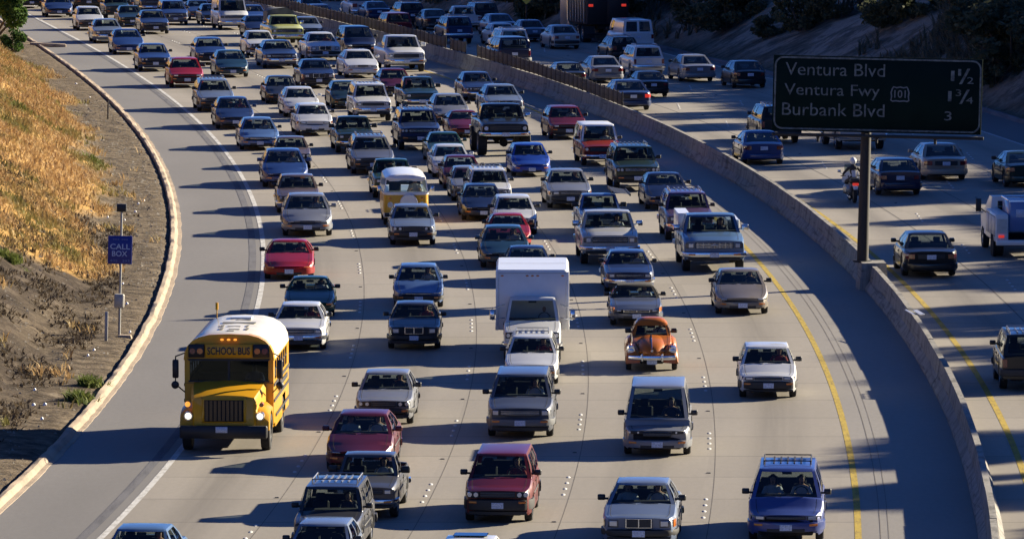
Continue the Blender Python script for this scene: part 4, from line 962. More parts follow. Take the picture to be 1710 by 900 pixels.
    if s['hl']:
        k_, x0, x1, z0, z1 = s['hl']; z1 = min(z1, s['nose']-.015)
        for sg in (-1, 1):
            if k_ == 'rect':
                m = rect_lamp(sg*x0*w, sg*x1*w, z0, z1, .016)
                sub = [('lens', rect_lamp(sg*lerp(x0, x1, .08)*w, sg*lerp(x0, x1, .62)*w, lerp(z0, z1, .12), lerp(z0, z1, .88), .026, n=2).mesh('lens'), 'LAMP')]
                parts.append(('headlight', m.mesh('headlight'), 'headlamp_grey', sub))
            else:
                m = rect_lamp(sg*(x0-.01)*w, sg*(x1+.01)*w, z0-.01, z1+.01, .010); sub = []
                cs = [(x0*.75+x1*.25), (x0*.25+x1*.75)] if k_ == 'quad' else [(x0+x1)/2]
                rr = min((z1-z0)/2*.95, (x1-x0)*w/(2*len(cs))*.95)
                for cx in cs:
                    yy = front_y(s, cx*w); lm = MB().cyl((sg*cx*w, yy+.03, (z0+z1)/2), (sg*cx*w, yy-.03, (z0+z1)/2), rr, rr*.85, 14)
                    sub.append(('lens', lm.mesh('lens'), 'LAMP'))
                parts.append(('headlight', m.mesh('headlight'), 'black_trim' if k_ == 'quad' else 'PAINT', sub))
    if s['sig']:
        x0, x1, z0, z1 = s['sig']
        for sg in (-1, 1): parts.append(('turn_signal', rect_lamp(sg*x0*w, sg*x1*w, z0, z1, .018).mesh('turn_signal'), 'amber_lamp', []))
    else:
        z0, z1, bm_, pr = s['bump']
        for sg in (-1, 1): parts.append(('turn_signal', fascia(s, sg*.62*w, sg*.84*w, z1-.10, z1-.045, pr+.022, n=2).mesh('turn_signal'), 'amber_lamp', []))
    z0, z1, bm_, pr = s['bump']; bm_ = 'PAINT' if bm_ == 'body' else bm_
    parts.append(('front_bumper', wrap_bumper(s, z0, z1, pr).mesh('front_bumper', ang=50), bm_, []))
    if bm_ == 'PAINT':
        parts.append(('air_intake', fascia(s, -.5*w, .5*w, z0+.01, z0+.10, pr+.02, n=4).mesh('air_intake'), 'black_trim', []))
    else:
        parts.append(('front_valance', fascia(s, -.85*w, .85*w, zb+.02, z0, .0, n=6).mesh('front_valance'), 'black_trim', []))
    parts.append(('rear_bumper', wrap_bumper(s, z0+.02, z1+.02, pr, True).mesh('rear_bumper', ang=50), bm_, []))
    pz = (z0+z1)/2 if s['plz'] == .40 else s['plz']
    parts.append(('license_plate', fascia(s, -.15, .15, pz-.075, pz+.075, pr+.03, n=1, c=.004).mesh('license_plate'), 'plate', []))
    x0, x1, q0, q1 = s['tl']
    if s['tail'] > .9: q0, q1 = s['tail']-.32, s['tail']-.06
    if tp in ('suv', 'suv_b', 'suv_blk', 'minivan', 'minivan_r', 'minivan_rack', 'egg', 'van', 'axxess', 'camper'): x0 = .80
    for sg in (-1, 1): parts.append(('tail_light', rect_lamp(sg*x0*w, sg*x1*w, q0, q1, .016, True).mesh('tail_light'), 'tail_lamp', []))
    rz = lerp(q0, q1, .4)
    parts.append(('license_plate', fascia(s, -.15, .15, rz-.075, rz+.075, .02, True, 1, c=.004).mesh('license_plate'), 'plate', []))
    if tp in ('boxy', 'rounded', 'american', 'executive'): parts.append(('trunk_panel', fascia(s, -.5*w, .5*w, q0, q1, .006, True, 4).mesh('trunk_panel'), 'black_trim', []))
    # mirrors
    mz = s['cowl']+.03; mscale = 1.35 if s['bed'] or tp == 'van' else 1
    for sg in (-1, 1):
        m = MB(); y = s['sc']+.42 if not tp == 'egg' else s['sc']+.55
        m.cbox(*sorted((sg*(w-.01), sg*(w+.175*mscale))), y, y+.10, mz, mz+.135*mscale, .025); m.cbox(*sorted((sg*(w*.90), sg*(w+.05))), y+.02, y+.07, mz+.01, mz+.06, .01)
        parts.append(('side_mirror', m.mesh('side_mirror'), 'PAINT' if s['mirror'] == 'body' else s['mirror'], []))
    rv = MB().cbox(-.12, .12, s['st']-.02, s['st']+.01, rise-.14, rise-.07, .01); parts.append(('rearview_mirror', rv.mesh('rearview_mirror'), 'black_trim', []))
    # underneath and wheels
    ub = MB().cbox(-w+.26, w-.26, .12, L-.15, zb+.0, min(top(.3), top(L-.3))-.14, .04)
    for a in axles: ub.cyl((-w+.1, a, r), (w-.1, a, r), .05)
    if s.get('wide'): 
        for a in axles: ub.cyl((0, a-.15, r), (0, a+.15, r), .17).cyl((-w+.3, a, r+.1), (-w+.3, a, zb+.2), .05).cyl((w-.3, a, r+.1), (w-.3, a, zb+.2), .05)
    parts.append(('underbody', ub.mesh('underbody'), 'underbody', []))
    tw = s['tyrew']
    if 'tyre_%g_%g' % (r, tw) not in MESH:
        pr_ = [(-tw/2, r*.62), (-tw/2, r*.93), (-tw/2+.025, r), (tw/2-.025, r), (tw/2, r*.93), (tw/2, r*.62), (tw/2-.03, r*.60)]
        MESH['tyre_%g_%g' % (r, tw)] = MB().wheel_rings(0, 0, 0, pr_, 22).mesh('wheel', ang=35)
        rp = [(tw/2-.06, r*.60), (tw/2-.015, r*.59), (tw/2-.01, r*.50), (tw/2-.045, r*.44), (tw/2-.02, r*.16), (tw/2-.005, r*.05)]
        MESH['rim_%g_%g' % (r, tw)] = MB().wheel_rings(0, 0, 0, rp, 16).mesh('rim', ang=30)
    for a in axles:
        for sg in (-1, 1):
            ox = sg*(s.get('half', w)-tw/2-.01+(.10 if s.get('wide') else 0))
            parts.append(('wheel', ('T', 'tyre_%g_%g' % (r, tw), (ox, a, r), sg), 'tyre', [('rim', MESH['rim_%g_%g' % (r, tw)], 'rim')]))
    if s['rack']:
        rk = MB(); y0, y1_ = s['st']+.75, s['rt']-.3; zr = H+.0
        for sg in (-1, 1):
            rk.cyl((sg*wt_*.86, y0, zr+.05), (sg*wt_*.86, y1_, zr+.05), .017, n=6)
            for yy in (y0, (y0+y1_)/2, y1_): rk.cyl((sg*wt_*.86, yy, zr-.05), (sg*wt_*.86, yy, zr+.05), .02, n=6)
        for yy in (y0, y1_): rk.cyl((-wt_*.86, yy, zr+.05), (wt_*.86, yy, zr+.05), .016, n=6)
        for k in range(-2, 3): rk.box(k*.17-.02, k*.17+.02, y0, y1_, zr-.012, zr+.006)
        parts.append(('roof_rack', rk.mesh('roof_rack'), 'rim' if s['rack'] is True else s['rack'], []))
    wp_ = MB(); 
    for xo in (-.12, .42): 
        c = front(.5+xo/2/wb_, .06)+Vector((0, -.015, .012)); d = front(.5+(xo-.42)/2/wb_, .10)+Vector((0, -.02, .012)); wp_.cyl(c, d, .008, n=4)
    parts.append(('wiper', wp_.mesh('wiper'), 'black_trim', []))
    q = MB()
    for sg in (-1, 1):
        ys_ = [y for y in np.linspace(.12, s['sc']-.05, 7)]
        pts = [(sg*halfw(y)*.80, y+shift(halfw(y)*.8, y), top(y)+.0035) for y in ys_]
        q.add([(p[0]-.006, p[1], p[2]-.003) for p in pts]+[(p[0]+.006, p[1], p[2]-.003) for p in pts], [(i, i+1, 7+i+1, 7+i) for i in range(6)])
    parts.append(('hood_seam', q.mesh('hood_seam', False), 'underbody', []))
    q = MB()
    for sg in (-1, 1):
        for yd_ in [s['sc']+.12, lerp(s['sc'], s['rb'], s['wins'][0][1]+.02)]+([lerp(s['sc'], s['rb'], s['wins'][1][1])] if len(s['wins']) > 1 else []):
            q.box(*sorted((sg*(w-.012), sg*(w+.0025))), yd_-.006, yd_+.006, zb+.12, s['cowl']-.11)
        for yd_ in [lerp(s['sc'], s['rb'], s['wins'][0][1]-.04)]+([lerp(s['sc'], s['rb'], s['wins'][1][1]-.03)] if len(s['wins']) > 1 else []):
            q.box(*sorted((sg*(w-.02), sg*(w+.018))), yd_-.09, yd_+.05, s['cowl']-.19, s['cowl']-.16)
    parts.append(('door_seams', q.mesh('door_seams', False), 'underbody', []))
    if s['trim'] and tp not in ('sports', 'roadster', 'rounded_b'):
        for sg in (-1, 1):
            q = MB(); zt_ = lerp(zb, s['cowl'], .52); q.cbox(*sorted((sg*(w-.004), sg*(w+.012))), axles[0]+Ra+.05, axles[1]-Ra-.05, zt_-.025, zt_+.025, .004); parts.append(('side_moulding', q.mesh('side_moulding'), 'black_trim', []))
    MESH[tp] = parts; return parts
simple('headlamp_grey', (.055, .06, .07), .15, coat=1)
def build_vehicle(name, tp, loc, rot, mats, scale=1.0, lit=False, braking=False, detail=2):
    root = empty(name, loc, rot); root.scale = (scale,)*3
    s = SPECS[tp]; make_parts(tp); off = Vector((0, -s['L']/2, 0))
    def M(k):
        k = mats.get(k, k)
        if k == 'LAMP': k = 'headlamp_lit' if lit else 'headlamp'
        if k == 'tail_lamp' and braking: k = 'tail_lit'
        return MATS[k] if isinstance(k, str) else k
    for nme, me, mk, subs in MESH[tp]:
        if detail < 2 and nme in ('wiper', 'rearview_mirror', 'steering_wheel', 'air_intake', 'side_moulding', 'front_valance', 'trunk_panel', 'hood_seam', 'door_seams'): continue
        if isinstance(me, tuple):
            o = link(nme, MESH[me[1]], M(mk), root); o.location = Vector(me[2])+off
            if me[3] < 0: o.rotation_euler.z = math.pi
            sub_off = Vector((0, 0, 0))
        else:
            o = link(nme, me, M(mk), root); o.location = off; sub_off = Vector((0, 0, 0))
        if nme in ('hood_seam', 'door_seams', 'grille_bars'): o['kind'] = 'stuff'
        if detail < 1: continue
        for sn, sm, sk in subs: so = link(sn, sm, M(sk), o)
    return root
def pose(f, x, y, north=False):
    th = heading(f, y); g = math.atan(-2*VC*(y-200))
    return (g, 0, th) if not north else (-g, 0, math.pi+th)
def blend_f(x, y):                                  # direction of travel between the left line and the barrier
    k = (x-white_f(y))/(base_f(y)-white_f(y)); k = min(1.5, max(-.3, k))
    return lambda Y: white_f(Y)*(1-k)+base_f(Y)*k
PC = dict(  # paints
 white=(.64, .65, .65), offwhite=(.44, .44, .42), silver=(.20, .21, .235), silverblue=(.15, .19, .27), lightblue=(.085, .16, .34), blue=(.022, .055, .19), midblue=(.018, .036, .11), navy=(.008, .014, .045),
 teal=(.012, .04, .06), green=(.012, .045, .026), darkgreen=(.010, .025, .018), grey=(.11, .115, .13), darkgrey=(.055, .058, .068), charcoal=(.025, .027, .034), black=(.007, .008, .010),
 red=(.30, .006, .006), darkred=(.12, .004, .005), maroon=(.075, .006, .014), burgundy=(.075, .005, .012), orange=(.46, .125, .006), redorange=(.24, .02, .01), brown=(.12, .085, .065), tan=(.33, .28, .22), gold=(.22, .19, .16), yellowgreen=(.55, .58, .20), purple=(.07, .04, .10), vanblue=(.045, .07, .24), brightblue=(.015, .06, .36), pewter=(.085, .095, .12), skyblue=(.08, .15, .27), busyellow=(.72, .36, .012), yellow=(.66, .36, .03))
NAMES = dict(boxy='sedan_car', boxy_b='sedan_car', quad='sedan_car', executive='sedan_car', american='sedan_car', rounded='sedan_car', rounded_b='sedan_car', hatch='hatchback_car', hatch_r='hatchback_car', sports='sports_car', roadster='sports_car', softtop='convertible_car', wagon='station_wagon', axxess='compact_van', suv='sport_utility_vehicle', suv_blk='sport_utility_vehicle', minivan='minivan', minivan_r='minivan', minivan_rack='minivan', egg='minivan', van='cargo_van', pickup='pickup_truck', pickup_full='pickup_truck', pickup_round='pickup_truck', lifted='pickup_truck', camper='camper_truck')
CATS = {'sedan_car': 'car', 'hatchback_car': 'car', 'sports_car': 'sports car', 'convertible_car': 'convertible', 'station_wagon': 'station wagon', 'compact_van': 'minivan', 'sport_utility_vehicle': 'suv', 'minivan': 'minivan', 'cargo_van': 'van', 'pickup_truck': 'pickup truck', 'camper_truck': 'camper truck'}
VEH = {}
for _k, _v in ALT.items():
    for _a in _v: NAMES[_a] = NAMES[_k]
def place(key, tp, col, px, py, wpx, label, north=False, lit=False, brk=False, yaw=0, **mats):
    if tp in ALT and key not in (1, 5, 7, 14, 16, 18, 21, 28, 201): tp = ALT[tp][(key*7+key//3) % len(ALT[tp])]
    s = SPECS[tp]; X, Y = at(px, py)
    f = blend_f(X, Y); rot = pose(f, X, Y, north); rot = (rot[0], rot[1], rot[2]+R(yaw))
    S = CAM_F/(Y*cp_+(CAM_H-G(Y))*sp_)
    k = min(1.07, max(.93, wpx/(S*s['W'])))
    back = (s['L']/2-s['af'])*k if not north else (s['L']-s['af']-s['wb']-s['L']/2)*-k
    # the axle nearest the camera stands on the sighted point
    loc = Vector((X, Y, 0))+Vector((-math.sin(rot[2]), math.cos(rot[2]), 0))*(back if not north else -back)
    loc.z = G(loc.y)+.004
    m = {'PAINT': paint(PC[col])}; m.update(mats)
    det = 2 if py > 150 else 1 if py > 60 else 0
    r_ = build_vehicle(NAMES[tp], tp, loc, rot, m, k, lit, brk, det)
    tag(r_, label, CATS[NAMES[tp]], 'vehicles in the northbound lanes' if north else 'vehicles in the southbound jam')
    VEH[key] = (r_, tp, k); return r_
# ------------------------------------------------ southbound traffic: key, body, paint, x, y of the front axle's ground point, width seen, label
SB = [
 (1,'boxy','skyblue',226,985,118,'light blue sedan cut off at the bottom left corner, only its roof showing'),
 (2,'hatch','silverblue',533,972,108,'pale silver hatchback at the bottom edge in front of the dark roof-racked wagon'),
 (3,'suv_blk','charcoal',549,930,112,'dark charcoal sport utility with roof rack directly behind the pale hatchback at the bottom'),
 (4,'pickup','darkgrey',612,862,100,'small dark grey pickup between the burgundy sedan and the roof-racked dark utility'),
 (5,'rounded','burgundy',602,784,112,'burgundy sedan with two people behind the windshield, ahead of the silver quad-lamp sedan'),
 (6,'quad','silver',643,706,97,'silver sedan with four round headlights, alone in the second lane above the burgundy sedan'),
 (7,'wagon','white',888,640,88,'white station wagon with roof rack tucked between the box truck and the blue minivan'),
 (8,'minivan','pewter',870,727,110,'blue-grey minivan with chrome roof rack and chrome-barred grille in the middle lane'),
 (11,'axxess','darkred',834,868,113,'dark red compact van with black bumper in the lower middle of the road'),
 (12,'executive','silverblue',1069,912,124,'silver executive sedan with upright grille at the bottom edge, fourth lane'),
 (13,'minivan_rack','vanblue',1313,900,126,'metallic blue minivan with black roof rack at the lower right beside the yellow line'),
 (14,'boxy_b','white',776,1003,112,'white car at the bottom edge, only its roof and sunroof showing'),
 (10,'egg','silver',1098,757,112,'silver egg-shaped minivan with a long windshield below the orange beetle'),
 (16,'hatch','white',1282,662,96,'white sedan with black bumper, alone in the lane nearest the yellow line'),
 (18,'american','white',500,582,88,'long white sedan right behind the school bus'),
 (19,'roadster','green',517,527,84,'dark green low roadster between the red sports car and the long white sedan'),
 (20,'sports','red',483,465,83,'bright red sports coupe with black mirrors beside the white edge line'),
 (21,'rounded','silver',513,393,83,'silver-grey sedan above the red sports coupe, nearest the curb lane bend'),
 (22,'boxy_b','brown',498,355,72,'brown-grey sedan half hidden behind the silver-grey sedan in the curb lane'),
 (23,'rounded','blue',476,312,76,'blue sedan with a light roof edge, curb lane, ahead of the brown-grey sedan'),
 (24,'quad','brown',488,282,62,'taupe sedan with paired lamps squeezed behind the blue curb-lane sedan'),
 (25,'rounded','lightblue',433,250,66,'sky blue rounded sedan in the curb lane close to the edge line'),
 (26,'rounded','midblue',392,215,64,'dark blue sedan with body-coloured nose, curb lane, just above the sky blue one'),
 (27,'wagon','silverblue',360,186,62,'silver-blue station wagon with roof rack in the curb lane'),
 (28,'hatch','red',311,146,57,'red small car in the curb lane at the upper left'),
 (29,'quad','blue',258,119,54,'medium blue sedan directly left of the red small car'),
 (30,'rounded_b','blue',214,91,52,'blue sedan with front plate following the old silver-blue sedan at the upper left'),
 (31,'american','silverblue',180,72,50,'old silver-blue sedan with wide chrome bumper at the upper left'),
 (32,'hatch','white',150,51,46,'white small car with dark grille near the top left'),
 (33,'rounded','midblue',98,29,46,'slate blue sedan with one glinting lamp near the top left corner'),
 (34,'boxy','charcoal',52,14,42,'dark car with both headlights on at the top left corner'),
 (35,'suv_blk','charcoal',147,18,48,'dark sport utility with a headlight glint at the top edge left of the teal one'),
 (36,'suv_blk','teal',195,33,42,'teal-black utility half hidden behind the white small car near the top'),
 (37,'boxy','darkgreen',219,45,42,'dark green sedan near the top left behind the teal utility'),
 (38,'boxy_b','midblue',258,57,47,'dark blue sedan with a bright left lamp near the top, front row of its lane'),
 (39,'van','navy',256,24,42,'dark full-size van at the top edge behind the dark blue sedans'),
 (40,'minivan','blue',291,42,44,'blue minivan at the top right of the dark full-size van'),
 (41,'boxy','silverblue',312,26,36,'pale blue car peeking out behind the blue minivan at the top'),
 (42,'boxy','midblue',334,34,37,'dark blue sedan at the top, left of two touching sedans and a white van'),
 (43,'boxy_b','navy',357,42,38,'navy sedan just left of the white full-size van at the top'),
 (44,'van','white',389,50,48,'white full-size van near the top among dark sedans'),
 (45,'suv','midblue',346,14,36,'dark blue utility cut by the top edge behind the navy sedan'),
 (46,'boxy','charcoal',396,19,34,'dark sedan at the top edge by the end of the screen fence'),
 (47,'boxy','blue',425,43,36,'small blue sedan right behind the white full-size van'),
 (48,'rounded_b','navy',431,61,41,'dark navy sedan left of the yellow-green pickup'),
 (49,'pickup_full','yellowgreen',477,76,56,'pale yellow-green pickup with a covered load behind its cab'),
 (50,'boxy_b','silverblue',517,65,42,'silver-blue sedan just right of the yellow-green pickup'),
 (51,'quad','white',436,94,50,'white sedan with paired lamps below the navy sedan, upper middle'),
 (52,'american','midblue',467,114,58,'steel blue sedan with chrome bumper just in front of a white sedan, upper middle'),
 (53,'hatch','blue',352,108,52,'blue hatchback with a see-through cabin in the second lane, upper left'),
 (54,'rounded_b','teal',387,129,54,'dark teal rounded sedan below the blue hatchback'),
 (55,'executive','white',540,101,56,'white luxury sedan with slatted grille beside the navy minivan'),
 (56,'minivan_r','navy',600,94,54,'navy minivan by the median, left of the white pickup'),
 (57,'boxy','white',603,130,57,'white sedan with body-coloured nose below the navy minivan'),
 (58,'pickup_round','white',675,120,66,'white full-size pickup hugging the median shoulder'),
 (59,'executive','navy',530,147,57,'navy executive sedan with star-glint grille, upper middle'),
 (60,'rounded_b','charcoal',471,173,53,'charcoal rounded sedan directly behind a white coupe-like sedan'),
 (61,'rounded_b','darkgreen',579,181,48,'blackish green sedan half hidden behind the white utility'),
 (62,'suv','white',621,202,63,'white sport utility with chrome grille in the upper middle'),
 (63,'rounded','white',503,195,60,'white rounded sedan touching the view of the white hatchback below it'),
 (64,'hatch','white',524,226,62,'white hatchback with black bumper and plate in the third row of white cars'),
 (65,'rounded_b','maroon',661,160,54,'maroon sedan between the white pickup and the dark green pickup'),
 (66,'pickup','teal',702,185,60,'dark blue-green pickup with bright cab glints, upper middle'),
 (67,'boxy_b','midblue',800,168,55,'dark blue sedan nearest the median shoulder shadow'),
 (68,'executive','silverblue',841,195,64,'silver-blue coupe with twin grille right behind the lifted black pickup'),
 (69,'rounded_b','silver',753,208,61,'silver sedan left of the silver-blue coupe'),
 (70,'sports','darkred',778,229,57,'crimson coupe left of the lifted black pickup'),
 (72,'pickup','darkgreen',592,255,64,'dark green pickup behind the grey station wagon with rack'),
 (73,'suv','midblue',700,250,70,'dark blue sport utility with chrome bumper in the centre lanes'),
 (74,'hatch','darkred',947,232,63,'dark red hatchback alone near the yellow line'),
 (75,'camper','redorange',1003,276,66,'red truck with a white camper roof beside the median shadow'),
 (76,'wagon','grey',622,290,72,'grey station wagon with roof rack and amber lamp glint'),
 (77,'boxy','green',745,273,60,'grey-green sedan behind the bright white sedan in the centre'),
 (78,'rounded','white',754,296,65,'bright white sedan in the stacked centre queue'),
 (79,'rounded_b','maroon',772,315,62,'maroon coupe wedged between white and silver sedans in the centre queue'),
 (80,'boxy_b','silver',786,335,65,'silver sedan with red tinted windshield in the centre queue'),
 (81,'hatch_r','brightblue',886,294,65,'bright blue hatchback below the lifted black pickup'),
 (82,'suv','darkgreen',1062,318,77,'dark green sport utility with silver grille beside the median shadow'),
 (83,'boxy_b','silver',950,347,74,'silver sedan right of the centre queue with grey bumper'),
 (84,'rounded_b','navy',1113,349,73,'navy sedan with amber signals by the yellow line'),
 (85,'pickup','green',656,330,66,'grey-green pickup hidden behind the yellow camper bus'),
 (87,'quad','silverblue',689,408,76,'silver-blue sedan directly in front of the yellow camper bus'),
 (88,'suv','white',818,352,66,'white utility roof showing above the dark blue convertible-nosed sedan'),
 (89,'rounded','navy',806,367,66,'dark blue rounded sedan left of the white hatchback in the centre'),
 (90,'hatch','white',860,391,73,'white hatchback with pale mirror in front of the red coupe'),
 (91,'sports','red',850,413,72,'red coupe mostly hidden behind the dark teal sedan'),
 (92,'rounded','teal',843,446,82,'dark teal sedan above left of the white box truck'),
 (93,'rounded_b','midblue',882,476,72,'dark blue sedan whose roof peeps above the white box truck'),
 (94,'pickup','lightblue',1003,393,70,'pale blue pickup carrying a black panel frame behind the silver-white pickup'),
 (95,'pickup_full','offwhite',1017,440,96,'silver-white full-size pickup with dark bumper right of the centre'),
 (96,'suv','purple',1150,400,80,'dark purple utility behind the blue work pickup'),
 (97,'pickup_full','skyblue',1190,452,103,'light blue full-size pickup with grid grille and a white tool box'),
 (98,'american','midblue',1050,487,82,'slate blue sedan with many small lamps behind the soft-top convertible'),
 (99,'softtop','pewter',1062,542,86,'dark silver convertible with black soft top behind the orange beetle'),
 (100,'rounded_b','gold',1238,523,88,'champagne grey sedan beside the yellow line, right of the convertible'),
 (101,'rounded_b','lightblue',699,512,80,'bright blue sedan directly behind the dark upright sedan'),
 (102,'executive','charcoal',692,581,88,'dark blue-grey upright sedan with round lamps left of the box truck'),
 (103,'boxy','blue',206,15,36,'blue sedan cut by the top edge above the teal utility'),
 (104,'boxy_b','maroon',229,11,34,'maroon car at the top edge with a lit lamp'),
 (105,'minivan','navy',296,13,38,'navy minivan cut by the top edge above the blue minivan'),
 (106,'hatch','maroon',176,9,32,'dark maroon small car at the top edge beside the dark utility'),
 (107,'boxy','charcoal',14,0,38,'black car in the top left corner half hidden by the roadside tree'),
]
NB = [
 (201,'rounded','silver',478,30,32,'silver sedan seen above the screen fence at the top'),
 (202,'van','silver',493,22,30,'pale grey van cut by the top edge above the screen fence'),
 (203,'rounded_b','silverblue',520,28,32,'pale blue sedan at the top above the screen fence'),
 (204,'boxy','blue',535,41,36,'blue car with pale roof behind the screen fence'),
 (205,'pickup_round','white',607,32,36,'white pickup at the top beside a dark blue car'),
 (206,'boxy','midblue',630,36,37,'dark blue car right of the white pickup at the top'),
 (207,'minivan','maroon',664,64,42,'maroon minivan half hidden behind the screen fence'),
 (208,'suv','navy',685,46,40,'navy utility with chrome mirrors behind the maroon minivan'),
 (209,'rounded','charcoal',727,51,44,'charcoal sedan driving away right of the navy utility'),
 (210,'pickup','white',780,51,40,'small white pickup driving away at the top'),
 (211,'suv','charcoal',808,46,36,'black utility furthest right in the far row'),
 (212,'suv','midblue',763,73,45,'blue sport utility driving away above the gap in the fence'),
 (213,'rounded','silverblue',836,60,46,'rounded grey-blue sedan driving away behind the white station wagon'),
 (214,'boxy','white',840,76,38,'white sedan mostly hidden behind the white roof-racked wagon'),
 (215,'suv','white',855,98,52,'white roof-racked wagon driving away behind the dark van'),
 (216,'minivan','navy',856,114,58,'dark navy minivan driving away just behind the screen fence'),
 (217,'boxy','silverblue',888,70,42,'silver-blue sedan driving away left of the old white coupe'),
 (218,'boxy_b','offwhite',942,82,48,'old white coupe with round tail lamps, left of the big rig'),
 (219,'van','white',1060,88,54,'white cargo van with two rear windows near the dark hill'),
 (220,'wagon','black',1038,101,48,'black station wagon in front of the white cargo van'),
 (221,'suv','white',1078,128,54,'white roof-racked utility driving away below the cargo van'),
 (222,'rounded','silver',1010,138,55,'silver rounded sedan driving away right of the black car by the fence'),
 (223,'rounded_b','black',951,147,52,'black sedan driving away half behind the end of the screen fence'),
 (224,'boxy','black',1087,162,53,'black boxy sedan driving away under the white utility'),
 (225,'rounded','midblue',1052,184,63,'dark blue sedan with lit tail lamp by the end of the screen fence'),
 (226,'rounded','silver',1161,136,57,'silver sports sedan alone near the far shoulder'),
 (227,'hatch_r','black',1249,147,56,'black convertible-like car left of the guide sign near the hill'),
 (228,'rounded_b','blue',1272,274,69,'grey-blue sedan driving away under the left end of the guide sign'),
 (229,'suv','black',1298,239,68,'black utility partly hidden behind the lower left of the guide sign'),
 (230,'pickup_round','offwhite',1434,249,86,'white pickup mostly hidden behind the guide sign and its post'),
 (231,'rounded','tan',1573,300,82,'champagne sedan with sunlit right side below the guide sign'),
 (232,'hatch','navy',1498,325,76,'dark blue hatchback right beside the sign post'),
 (233,'rounded_b','darkgreen',1712,312,74,'dark green car cut off by the right edge'),
 (234,'rounded','black',1550,460,90,'black sedan with blue-white plate right of the sign post foot'),
 (236,'suv_blk','black',1716,648,96,'black utility cut off at the right edge, low down'),
]
LIT = {34, 104}
for row in SB:
    k, tp, col, px, py, w_, lab = row; ex = {}
    if k == 62 or k == 7: ex = {}
    if k in (72, 66): ex = {}
    place(k, tp, col, px, py, w_, lab, lit=k in LIT, **ex)
for row in NB:
    k, tp, col, px, py, w_, lab = row
    place(k, tp, col, px, py, w_, lab, north=True, brk=k in (225,))

# ------------------------------------------------ one-off vehicles, loads, people
def part(parent, name, mb, mat, loc=None, sub_of=None, ang=38, sm=True):
    me = mb if isinstance(mb, bpy.types.Mesh) else mb.mesh(name, sm, ang)
    o = link(name, me, mat, parent if sub_of is None else sub_of)
    if loc is not None: o.location = loc
    return o
def put(name, px, py, front_off, label, cat, group, north=False, scale=1.0, yaw=0):
    """an Empty whose local y = 0 lies front_off behind (south) / ahead (north) of the sighted ground point"""
    X, Y = at(px, py); f = blend_f(X, Y); rot = pose(f, X, Y, north); rot = (rot[0], rot[1], rot[2]+R(yaw))
    d = Vector((-math.sin(rot[2]), math.cos(rot[2]), 0)); loc = Vector((X, Y, 0))-d*front_off*scale; loc.z = G(loc.y)+.004
    e = empty(name, loc, rot); e.scale = (scale,)*3; tag(e, label, cat, group); return e
SBG, NBG = 'vehicles in the southbound jam', 'vehicles in the northbound lanes'
def add_wheel(root, x, y, r, tw, rimcol='rim', name='wheel'):
    k = 'tyre_%g_%g' % (r, tw)
    if k not in MESH:
        pr_ = [(-tw/2, r*.62), (-tw/2, r*.93), (-tw/2+.025, r), (tw/2-.025, r), (tw/2, r*.93), (tw/2, r*.62), (tw/2-.03, r*.60)]
        MESH[k] = MB().wheel_rings(0, 0, 0, pr_, 22).mesh('wheel', ang=35)
        MESH[k.replace('tyre', 'rim')] = MB().wheel_rings(0, 0, 0, [(tw/2-.06, r*.60), (tw/2-.015, r*.59), (tw/2-.01, r*.50), (tw/2-.045, r*.44), (tw/2-.02, r*.16), (tw/2-.005, r*.05)], 16).mesh('rim', ang=30)
    o = part(root, name, MESH[k], 'tyre', (x, y, r)); 
    if x < 0: o.rotation_euler.z = math.pi
    part(root, 'rim', MESH[k.replace('tyre', 'rim')], rimcol, sub_of=o)
# --- school bus
PY = paint(PC['busyellow'], 0)
bus = put('school_bus', 380, 750, 1.05, 'yellow school bus with white roof and lit headlights beside the left shoulder', 'school bus', SBG, scale=1.0)
def arch(y, w, zs, zt, n=12, z0=None):
    pts = []
    for k in range(n+1):
        a = math.pi*k/n; pts.append((w*math.copysign(abs(math.cos(a))**.62, math.cos(a)), y, zs+(zt-zs)*math.sin(a)**.9))
    return pts
def bus_ring(y, w, z0=.62, zs=2.36, zt=3.06):
    top_ = arch(y, w, zs, zt); return [(w, y, z0), (w, y, 1.5)]+top_+[(-w, y, 1.5), (-w, y, z0)]
BL = 7.1; bw = 1.21
wins = [(2.05+k*.74, 2.05+k*.74+.60) for k in range(6)]
sh = MB()                                            # lower body and window pillars as a shell
for sg in (-1, 1):
    x = sg*bw
    def quad(y0, y1, z0, z1): sh.add([(x, y0, z0), (x, y1, z0), (x, y1, z1), (x, y0, z1)], [(0, 1, 2, 3)])
    quad(1.62, 2.2, .62, 1.80); quad(2.2, 4.75, .50, 1.80); quad(4.75, 5.85, 1.08, 1.80); quad(5.85, BL, .55, 1.80); quad(1.62, BL, 2.30, 2.37)
    prev = 1.62
    for a, b_ in wins: quad(prev, a, 1.80, 2.30); prev = b_
    quad(prev, BL, 1.80, 2.30)
F_ = lambda pts, y: [(x, y, z) for x, z in pts]
a_ = arch(1.62, bw, 2.36, 3.06)
sh.add(F_([(-bw, .62), (bw, .62), (bw, 1.80), (-bw, 1.80)], 1.62), [(0, 1, 2, 3)])
sh.add(F_([(-bw, 1.8), (-1.07, 1.8), (-1.07, 2.36), (-bw, 2.36)], 1.62), [(0, 1, 2, 3)]); sh.add(F_([(bw, 1.8), (1.07, 1.8), (1.07, 2.36), (bw, 2.36)], 1.62), [(0, 1, 2, 3)])
sh.add(a_+[(0, 1.62, 2.36)], [tuple(range(len(a_)))+(len(a_),)])
sh.add(bus_ring(BL, bw, .55), [tuple(range(17))]); sh.add([(-bw, 1.62, .55), (bw, 1.62, .55), (bw, BL, .55), (-bw, BL, .55)], [(0, 1, 2, 3)])
part(bus, 'body', sh.mesh('body', False), PY)
